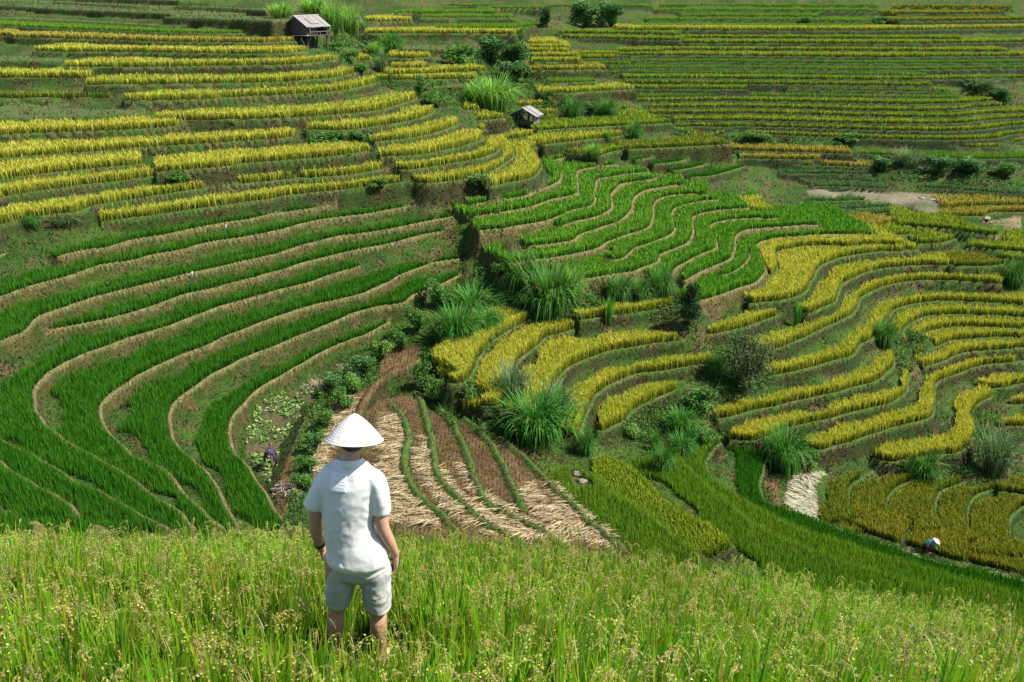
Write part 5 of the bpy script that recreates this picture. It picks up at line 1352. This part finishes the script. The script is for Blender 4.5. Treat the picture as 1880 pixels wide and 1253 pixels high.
def main_man():
    root = empty("person", (MAN_X, MAN_Y, FOOT_Z))
    tag(root, "man standing with his back turned in white shirt, grey shorts and conical straw hat", "person")
    # ---- body, one surface
    bm = bmesh.new()
    neck_c = L3(643, 836, 0.0); chest = L3(641, 905); waist = L3(645, 985); hip = L3(656, 1028)
    limb(bm, [L3(656, 1045), hip, waist, chest, L3(642, 868), L3(642, 856)], [(.11, .09), (.13, .09), (.11, .085), (.13, .09), (.12, .075), (.07, .06)], 20, up=(0, 1, 0))
    limb(bm, [L3(642, 862), L3(643, 845), L3(645, 826, .02)], [.068, .060, .058], 16)
    # head and face (turned away, looking across the valley)
    hc = L3(648, 806, 0.03)
    limb(bm, [hc + Vector((0, .02, -.11)), hc + Vector((0, .03, -.07)), hc + Vector((0, .015, 0)), hc + Vector((0, 0, .06)), hc + Vector((0, 0, .09))], [(.045, .05), (.062, .075), (.074, .092), (.066, .085), (.04, .05)], 18)
    limb(bm, [hc + Vector((0, .10, .015)), hc + Vector((0, .122, -.02)), hc + Vector((0, .105, -.035))], [.009, .013, .012], 8, 3)
    limb(bm, [hc + Vector((-.022, .096, -.062)), hc + Vector((0, .104, -.060)), hc + Vector((.022, .096, -.062))], [.006, .008, .006], 8, 3)
    limb(bm, [hc + Vector((0, .075, -.10)), hc + Vector((0, .09, -.095))], [.018, .018], 8, 3)
    for s in (-1, 1):
        limb(bm, [hc + Vector((s * .073, .0, .02)), hc + Vector((s * .084, -.008, .0)), hc + Vector((s * .075, .0, -.035))], [.010, .014, .009], 8, 3)
        limb(bm, [hc + Vector((s * .012, .088, .028)), hc + Vector((s * .045, .080, .030))], [.008, .008], 8, 3)
    # arms
    RA = [L3(692, 882, 0), L3(697, 925, -.01), L3(702, 966, -.03), L3(713, 992, -.01), L3(726, 1018, .03)]
    limb(bm, RA, [.052, .047, .040, .037, .026], 16)
    LA = [L3(594, 882, 0), L3(582, 922, 0), L3(578, 955, .02), L3(582, 985, .09), L3(590, 1008, .19)]
    limb(bm, LA, [.052, .045, .039, .034, .026], 16)
    # hands: palm, four fingers of unequal length, thumb
    def hand(wr, kn, inward, front, fl, curl):
        """wr wrist, kn knuckle centre, inward = unit vector across the palm toward the thumb side, front = the way the fingers curl"""
        d = (kn - wr).normalized()
        limb(bm, [wr, wr.lerp(kn, .5), kn], [(.024, .019), (.036, .017), (.038, .014)], 14, 4, up=tuple(front))
        for k, ln in enumerate((.070, .078, .073, .058)):
            b = kn + inward * (.027 - .018 * k) - d * .006
            c = curl[k]; p1 = b + (d * math.cos(c * .5) + front * math.sin(c * .5)) * ln * .45
            p2 = p1 + (d * math.cos(c) + front * math.sin(c)) * ln * .32
            p3 = p2 + (d * math.cos(c * 1.4) + front * math.sin(c * 1.4)) * ln * .26
            limb(bm, [b, p1, p2, p3], [.0095, .0090, .0082, .0068], 10, 3)
        tb = wr + d * .025 + inward * .022
        t1 = tb + (d * .6 + inward * .75 + front * .25).normalized() * .035; t2 = t1 + (d * .85 + inward * .25 + front * .5).normalized() * .030
        limb(bm, [tb, t1, t2, t2 + (d * .9 + front * .5).normalized() * .018], [.015, .012, .0105, .008], 10, 3)
    wr = L3(727, 1019, .03); kn = L3(725, 1041, .035)
    hand(wr, kn, Vector((-.45, .89, 0)).normalized(), Vector((-.88, -.35, -.1)).normalized(), None, (1.0, .85, .95, 1.15))
    wl = L3(591, 1010, .20); kl = L3(600, 1023, .25)
    hand(wl, kl, Vector((.3, .95, 0)).normalized(), Vector((.93, -.3, 0)).normalized(), None, (.7, .7, .8, .9))
    # legs and feet
    for (hx, kx, ax, fx) in ((L3(625, 1075), L3(620, 1128, .01), L3(612, 1200, -.02), -1), (L3(685, 1078), L3(695, 1136, .01), L3(700, 1205, -.02), 1)):
        hx = Vector((hx.x, 0, .86)); kx = Vector((kx.x, .02, .50)); ax = Vector((ax.x, -.01, .09))
        limb(bm, [hx, hx.lerp(kx, .5), kx, kx.lerp(ax, .33) + Vector((0, -.025, 0)), kx.lerp(ax, .7), ax], [(.085, .09), (.072, .078), (.052, .056), (.053, .058), (.038, .040), (.033, .038)], 16)
        limb(bm, [ax + Vector((0, -.05, -.05)), ax + Vector((0, .03, -.045)), ax + Vector((fx * .02, .14, -.065)), ax + Vector((fx * .025, .19, -.07))], [(.034, .036), (.038, .036), (.044, .022), (.034, .015)], 12, 4)
    body = skin_obj("body", bm, M_skin, root, 0.0055, 5)
    # ---- hair
    bm = bmesh.new()
    limb(bm, [hc + Vector((0, -.012, -.028)), hc + Vector((0, -.014, 0.01)), hc + Vector((0, -.008, .06)), hc + Vector((0, 0, .098))], [(.066, .072), (.078, .085), (.072, .088), (.04, .05)], 18)
    skin_obj("hair", bm, M_hair, root, .008, 3)
    # ---- shirt: body and sleeves in one surface, then yoke details
    bm = bmesh.new()
    rows_ = [(1031, 655, 52, .132), (1025, 655, 56, .140), (1018, 656, 57, .138), (1007, 653, 55, .13), (988, 646, 50, .125), (968, 641, 47.5, .120), (943, 640, 48.5, .118), (915, 640, 51, .118), (893, 641, 54, .115), (877, 642, 56, .105), (866, 643, 50, .092), (858, 644, 40, .080), (850, 644, 29, .070)]
    p = [L3(c, v, -.01 if v > 1000 else 0) for v, c, w, dp in rows_]; r_ = [(w * (MAN_Y * CP - (p[i].z + FOOT_Z) * SP) / F_PX, dp) for i, (v, c, w, dp) in enumerate(rows_)]
    limb(bm, p, r_, 28, 4)
    limb(bm, [L3(675, 874, 0), L3(688, 884, -.005), L3(695, 905, -.01), L3(699, 925, -.012), L3(700, 939, -.014)], [(.060, .066), (.064, .07), (.062, .068), (.060, .066), (.058, .064)], 20)
    limb(bm, [L3(610, 874, 0), L3(597, 884, 0), L3(587, 902, 0), L3(579, 918, 0), L3(575, 928, 0)], [(.060, .066), (.063, .07), (.060, .068), (.058, .066), (.056, .064)], 20)
    M_shirt = cloth_mat("white_linen", (0.80, 0.79, 0.77), fold=5.0, fs=1.0, stretch=(0.9, 1.0, 1.5))
    sh = skin_obj("shirt", bm, M_shirt, root, .009, 3, [(.13, .014, 'CLOUDS'), (.04, .005, 'CLOUDS')])
    # hanging crosswise folds near the hem, a real raised surface detail
    # stand-up collar
    bm = bmesh.new(); seg = 40; rings = []
    c0 = L3(642, 851, .0); 
    for (dz, rx, ry, off) in ((-.015, .083, .073, 0), (.006, .080, .070, .0), (.030, .077, .067, .004), (.036, .075, .065, .005), (.034, .071, .061, .005), (.0, .073, .063, 0), (-.015, .074, .064, 0)):
        rings.append([bm.verts.new(c0 + Vector((math.cos(k * 2 * PI / seg) * rx * (1 + .01 * math.sin(5 * k)), math.sin(k * 2 * PI / seg) * ry + off, dz - .012 * math.sin(k * 2 * PI / seg)))) for k in range(seg)])
    for a, b in zip(rings, rings[1:] + rings[:1]):
        for k in range(seg): bm.faces.new([a[k], a[(k + 1) % seg], b[(k + 1) % seg], b[k]])
    bmesh.ops.recalc_face_normals(bm, faces=bm.faces[:])
    bm_obj("collar", bm, M_shirt, sh, True)
    # square cloth panel sewn below the collar, following the curve of the back
    M_panel = cloth_mat("shirt_panel", (0.86, 0.88, 0.90), fold=18, fs=.4, stretch=(.5, .5, 3))
    bm = bmesh.new(); gx, gz = 10, 10; grid = []
    for j in range(gz + 1):
        row = []
        for i in range(gx + 1):
            u_ = 611 + 31 * i / gx; v_ = 851 + 31 * j / gz
            q_ = L3(u_, v_, 0); c_ = 643; hwid = np.interp(v_, [850, 858, 866, 877, 893], [31, 42, 52, 56, 54]); dpt = np.interp(v_, [850, 858, 866, 877, 893], [.074, .085, .096, .109, .118])
            yy = -dpt * math.sqrt(max(0, 1 - ((u_ - c_) / (hwid + 4)) ** 2)) - .014
            row.append((Vector((q_.x, yy, q_.z - .012))))
        grid.append(row)
    f_ = [[bm.verts.new(p_) for p_ in r] for r in grid]; g_ = [[bm.verts.new(p_ + Vector((0, .012, 0))) for p_ in r] for r in grid]
    for j in range(gz):
        for i in range(gx):
            bm.faces.new([f_[j][i], f_[j + 1][i], f_[j + 1][i + 1], f_[j][i + 1]]); bm.faces.new([g_[j][i], g_[j][i + 1], g_[j + 1][i + 1], g_[j + 1][i]])
    for j in range(gz): bm.faces.new([f_[j][0], g_[j][0], g_[j + 1][0], f_[j + 1][0]]); bm.faces.new([f_[j][gx], f_[j + 1][gx], g_[j + 1][gx], g_[j][gx]])
    for i in range(gx): bm.faces.new([f_[0][i], f_[0][i + 1], g_[0][i + 1], g_[0][i]]); bm.faces.new([f_[gz][i], g_[gz][i], g_[gz][i + 1], f_[gz][i + 1]])
    bmesh.ops.recalc_face_normals(bm, faces=bm.faces[:])
    bm_obj("back_panel", bm, M_panel, sh, True)
    # ---- shorts
    bm = bmesh.new()
    def W_(px, p): return px * ((MAN_Y + p.y) * CP - (p.z + FOOT_Z) * SP) / F_PX
    ws = [(1005, 656, 53, .115), (1022, 657, 57, .122), (1038, 658, 59, .126), (1048, 658, 59, .122)]
    p = [L3(c, v) for v, c, w, d_ in ws]; limb(bm, p, [(W_(w, p[i]), ws[i][3]) for i, (v, c, w, d_) in enumerate(ws)], 24, 3)
    for pts in ([(1042, 630, 30, .105), (1066, 626, 27.5, .10), (1086, 623, 25, .095), (1102, 621.5, 23.5, .092), (1105, 621.5, 23.5, .092)], [(1042, 688, 30, .105), (1070, 690, 28.5, .10), (1092, 692, 27, .096), (1110, 692.5, 25.5, .092), (1113, 692.5, 25.5, .092)]):
        p = [L3(c, v) for v, c, w, d_ in pts]; limb(bm, p, [(W_(w, p[i]), pts[i][3]) for i, (v, c, w, d_) in enumerate(pts)], 22, 4)
    M_short = cloth_mat("grey_cotton", (0.52, 0.52, 0.49), fold=7, fs=0.9, stretch=(1, .8, 1.7))
    so = skin_obj("shorts", bm, M_short, root, .008, 3, [(.09, .012, 'CLOUDS'), (.035, .006, 'CLOUDS')])
    # ---- watch
    bm = bmesh.new(); a = LA[3].lerp(LA[4], .55); t = (LA[4] - LA[3]).normalized()
    tube_geo(bm, [a - t * .011, a + t * .011], [.036, .036], 20); bm_obj("watch", bm, noise_mat("black_rubber", (.012, .012, .012), (.02, .02, .02), 20, .5, 0), root, True)
    # ---- conical hat with ribs and a band under the chin
    hat_c = L3(651, 807, .0); hat = empty("conical_hat", hat_c); hat.parent = root; hat.rotation_euler = (math.radians(-15), math.radians(1.5), 0)
    R = 51.5 * ((MAN_Y) * CP - (hat_c.z + FOOT_Z) * SP) / F_PX; Hc = .150
    m, nt, b = new_mat("palm_leaf_hat")
    tc = N(nt, "ShaderNodeTexCoord"); sep = N(nt, "ShaderNodeSeparateXYZ"); nt.links.new(tc.outputs["Object"], sep.inputs[0])
    at = N(nt, "ShaderNodeMath", operation='ARCTAN2'); nt.links.new(sep.outputs[1], at.inputs[0]); nt.links.new(sep.outputs[0], at.inputs[1])
    mA = N(nt, "ShaderNodeMath", operation='MULTIPLY'); mA.inputs[1].default_value = 26; nt.links.new(at.outputs[0], mA.inputs[0])
    cmb = N(nt, "ShaderNodeCombineXYZ"); nt.links.new(mA.outputs[0], cmb.inputs[0])
    mZ = N(nt, "ShaderNodeMath", operation='MULTIPLY'); mZ.inputs[1].default_value = 22; nt.links.new(sep.outputs[2], mZ.inputs[0]); nt.links.new(mZ.outputs[0], cmb.inputs[1])
    ns = N(nt, "ShaderNodeTexNoise"); ns.inputs["Scale"].default_value = 1.0; ns.inputs["Detail"].default_value = 6; nt.links.new(cmb.outputs[0], ns.inputs[0])
    cr = N(nt, "ShaderNodeValToRGB"); cr.color_ramp.elements[0].position = .34; cr.color_ramp.elements[0].color = (.34, .33, .30, 1); cr.color_ramp.elements[1].position = .52; cr.color_ramp.elements[1].color = (.74, .73, .70, 1)
    nt.links.new(ns.outputs[0], cr.inputs[0]); nt.links.new(cr.outputs[0], b.inputs["Base Color"])
    bp = N(nt, "ShaderNodeBump"); bp.inputs["Strength"].default_value = .5; bp.inputs["Distance"].default_value = .004; nt.links.new(ns.outputs[0], bp.inputs["Height"]); nt.links.new(bp.outputs[0], b.inputs["Normal"])
    b.inputs["Roughness"].default_value = .5
    bm = bmesh.new(); seg = 128; rings = []
    prof = []
    for i in range(49):
        t = i / 48.0; rr = R * t; zz = Hc * (1 - t) + .016 * math.sin(PI * t ** .85) + (.0022 if (i % 3 == 0 and 3 < i < 48) else 0)
        prof.append((max(rr, .001), zz))
    prof.append((R + .003, -.001)); prof.append((R + .002, -.006))
    for i in range(24, -1, -1):
        t = i / 24.0; prof.append((max(R * t * .985, .001), Hc * (1 - t) * .96 - .006 + .013 * math.sin(PI * t ** .85)))
    for rr, zz in prof: rings.append([bm.verts.new((math.cos(k * 2 * PI / seg) * rr * (1 + (.0025 if k % 4 == 0 else 0)), math.sin(k * 2 * PI / seg) * rr, zz + (.0008 if k % 4 == 0 else 0))) for k in range(seg)])
    for a_, b_ in zip(rings, rings[1:]):
        for k in range(seg): bm.faces.new([a_[k], a_[(k + 1) % seg], b_[(k + 1) % seg], b_[k]])
    bm.faces.new(rings[0][::-1]); bm.faces.new(rings[-1])
    bmesh.ops.recalc_face_normals(bm, faces=bm.faces[:])
    bm_obj("hat_cone", bm, m, hat, True)
    bm = bmesh.new()
    tube_geo(bm, [(math.cos(k * 2 * PI / 64) * (R + .001), math.sin(k * 2 * PI / 64) * (R + .001), -.004) for k in range(65)], [.0032] * 65, 6)
    bm_obj("hat_rim", bm, noise_mat("hat_rim", (.72, .70, .66), (.8, .78, .74), 30, .6, 0), hat, True)
    M_yel = noise_mat("yellow_band", (.75, .52, .03), (.8, .58, .05), 10, .6, 0)
    for s in (-1, 1):
        bm = bmesh.new(); a = L3(651 + s * 25, 822, -.03); b2 = L3(648 + s * 13, 838, .03)
        q1 = a.lerp(b2, .5) + Vector((s * .008, -.01, 0))
        for w_ in range(1):
            tube_geo(bm, [a + Vector((0, 0, .02)), a, q1, b2, L3(648, 846, .12)], [(.007, .002)] * 5, 8)
        bm_obj("chin_band", bm, M_yel, root, True)
main_man()

def farmer_stooping():
    x, y, z = hit(501, 858); s = 1.0
    r = empty("person", (x, y, z)); tag(r, "farmer bent double in dark purple jacket and black trousers among the green vegetables", "person")
    bm = bmesh.new(); hipL = Vector((-.11, .12, .78)); hipR = Vector((.12, .12, .78))
    for h, k, f in ((hipL, Vector((-.17, .10, .42)), Vector((-.19, .12, .05))), (hipR, Vector((.17, .08, .42)), Vector((.20, .10, .05)))):
        limb(bm, [h, k, f], [.095, .062, .045], 10, 3); limb(bm, [f, f + Vector((0, -.16, -.01))], [.045, .035], 8, 2)
    limb(bm, [Vector((0, .16, .80)), Vector((0, .0, .98)), Vector((0, -.30, .98)), Vector((0, -.42, .90))], [(.15, .13), (.16, .13), (.19, .12), (.10, .09)], 14, 4)
    limb(bm, [Vector((0, -.44, .88)), Vector((0, -.55, .74)), Vector((0, -.58, .68))], [(.06, .06), (.09, .10), (.06, .07)], 12, 3)
    limb(bm, [Vector((0, -.66, .78)), Vector((0, -.67, .74))], [.015, .02], 6, 2)
    for sg in (-1, 1):
        limb(bm, [Vector((sg * .19, -.34, .92)), Vector((sg * .25, -.40, .66)), Vector((sg * .16, -.46, .42))], [.055, .045, .032], 10, 3)
        for k in range(5): limb(bm, [Vector((sg * .16, -.46, .42)), Vector((sg * (.16 - .02 * (k - 2)), -.47, .35)), Vector((sg * (.15 - .025 * (k - 2)), -.48, .31 + .02 * (k == 4)))], [.016, .012, .009], 6, 2)
    skin_obj("body", bm, M_skin, r, .018, 2)
    bm = bmesh.new()
    limb(bm, [Vector((0, .06, .90)), Vector((0, -.10, 1.02)), Vector((0, -.30, 1.0)), Vector((0, -.42, .92))], [(.19, .15), (.20, .15), (.23, .14), (.13, .10)], 16, 4)
    for sg in (-1, 1): limb(bm, [Vector((sg * .17, -.32, .96)), Vector((sg * .25, -.38, .76)), Vector((sg * .24, -.42, .58))], [.085, .072, .06], 10, 3)
    skin_obj("jacket", bm, noise_mat("purple_cloth", (.012, .010, .03), (.07, .05, .12), 5, .85, .3), r, .02, 2)
    bm = bmesh.new()
    limb(bm, [Vector((0, .14, .92)), Vector((0, .14, .74))], [(.18, .15), (.20, .14)], 14, 3)
    for sg in (-1, 1): limb(bm, [Vector((sg * .12, .12, .78)), Vector((sg * .17, .09, .42)), Vector((sg * .195, .11, .14))], [.12, .085, .075], 12, 3)
    skin_obj("trousers", bm, noise_mat("black_cloth", (.012, .012, .016), (.03, .03, .035), 10, .85, .3), r, .02, 2)
    bm = bmesh.new(); limb(bm, [Vector((0, -.46, .92)), Vector((0, -.55, .82)), Vector((0, -.585, .74))], [(.07, .06), (.10, .10), (.07, .05)], 12, 3)
    skin_obj("hair", bm, noise_mat("brown_hair", (.05, .025, .015), (.12, .06, .035), 20, .5, .3), r, .02, 2)
    r.scale = (1.12,) * 3
farmer_stooping()

def farmer_kneeling():
    x, y, z = hit(1705, 1016)
    r = empty("person", (x, y, z)); tag(r, "farmer crouching in teal top and round pink hat on the lower right path", "person")
    bm = bmesh.new()
    for sg in (-1, 1):
        limb(bm, [Vector((-.22, sg * .12, .52)), Vector((.06, sg * .17, .46)), Vector((-.10, sg * .14, .06))], [.10, .07, .045], 10, 3)
        limb(bm, [Vector((-.10, sg * .14, .05)), Vector((.10, sg * .14, .03))], [.045, .035], 8, 2)
    limb(bm, [Vector((-.24, 0, .55)), Vector((-.06, 0, .74)), Vector((.16, 0, .86)), Vector((.22, 0, .86))], [(.15, .14), (.14, .13), (.17, .12), (.10, .09)], 14, 4)
    limb(bm, [Vector((.24, 0, .88)), Vector((.34, 0, .92)), Vector((.38, 0, .90))], [.05, .09, .06], 12, 3)
    limb(bm, [Vector((.42, 0, .86)), Vector((.44, 0, .84))], [.02, .016], 6, 2)
    for sg in (-1, 1):
        limb(bm, [Vector((.14, sg * .18, .82)), Vector((.26, sg * .22, .56)), Vector((.42, sg * .14, .36))], [.05, .042, .03], 10, 3)
        for k in range(5): limb(bm, [Vector((.42, sg * .14, .36)), Vector((.47, sg * (.14 - .02 * (k - 2)), .31)), Vector((.49, sg * (.14 - .025 * (k - 2)), .27))], [.015, .012, .009], 6, 2)
    skin_obj("body", bm, M_skin, r, .018, 2)
    bm = bmesh.new(); limb(bm, [Vector((-.20, 0, .62)), Vector((-.04, 0, .78)), Vector((.16, 0, .88)), Vector((.23, 0, .88))], [(.19, .17), (.18, .16), (.20, .15), (.11, .10)], 14, 4)
    for sg in (-1, 1): limb(bm, [Vector((.12, sg * .16, .84)), Vector((.25, sg * .22, .58)), Vector((.36, sg * .18, .44))], [.08, .065, .055], 10, 3)
    skin_obj("jacket", bm, noise_mat("teal_cloth", (.05, .20, .21), (.10, .30, .30), 6, .85, .3), r, .02, 2)
    bm = bmesh.new(); limb(bm, [Vector((-.26, 0, .52)), Vector((-.20, 0, .62))], [(.19, .18), (.17, .17)], 12, 2)
    for sg in (-1, 1): limb(bm, [Vector((-.22, sg * .11, .52)), Vector((.06, sg * .16, .46)), Vector((-.10, sg * .14, .12))], [.13, .10, .08], 12, 3)
    skin_obj("trousers", bm, noise_mat("maroon_cloth", (.10, .02, .04), (.17, .04, .07), 8, .85, .3), r, .02, 2)
    hat = empty("sun_hat", (.37, -.02, .98)); hat.parent = r; hat.rotation_euler = (math.radians(8), math.radians(32), 0)
    bm = bmesh.new(); seg = 32; rings = []
    for rr, zz in ((.02, .10), (.08, .10), (.105, .06), (.11, .01), (.25, -.035), (.27, -.05), (.265, -.06), (.11, 0), (.02, .0)):
        rings.append([bm.verts.new((math.cos(k * 2 * PI / seg) * rr, math.sin(k * 2 * PI / seg) * rr, zz)) for k in range(seg)])
    for a_, b_ in zip(rings, rings[1:]):
        for k in range(seg): bm.faces.new([a_[k], a_[(k + 1) % seg], b_[(k + 1) % seg], b_[k]])
    bm.faces.new(rings[0][::-1]); bm.faces.new(rings[-1])
    bm_obj("brim_and_crown", bm, noise_mat("pink_straw", (.80, .55, .66), (.85, .68, .74), 12, .7, .2), hat, True)
    bm = bmesh.new(); tube_geo(bm, [(0, 0, .095), (0, 0, .108)], [.05, .04], 14); bm_obj("crown_patch", bm, noise_mat("dark_pink", (.16, .03, .08), (.2, .05, .1), 9, .8, 0), hat, True)
    r.rotation_euler = (0, 0, math.radians(-8)); r.scale = (0.98,) * 3
farmer_kneeling()
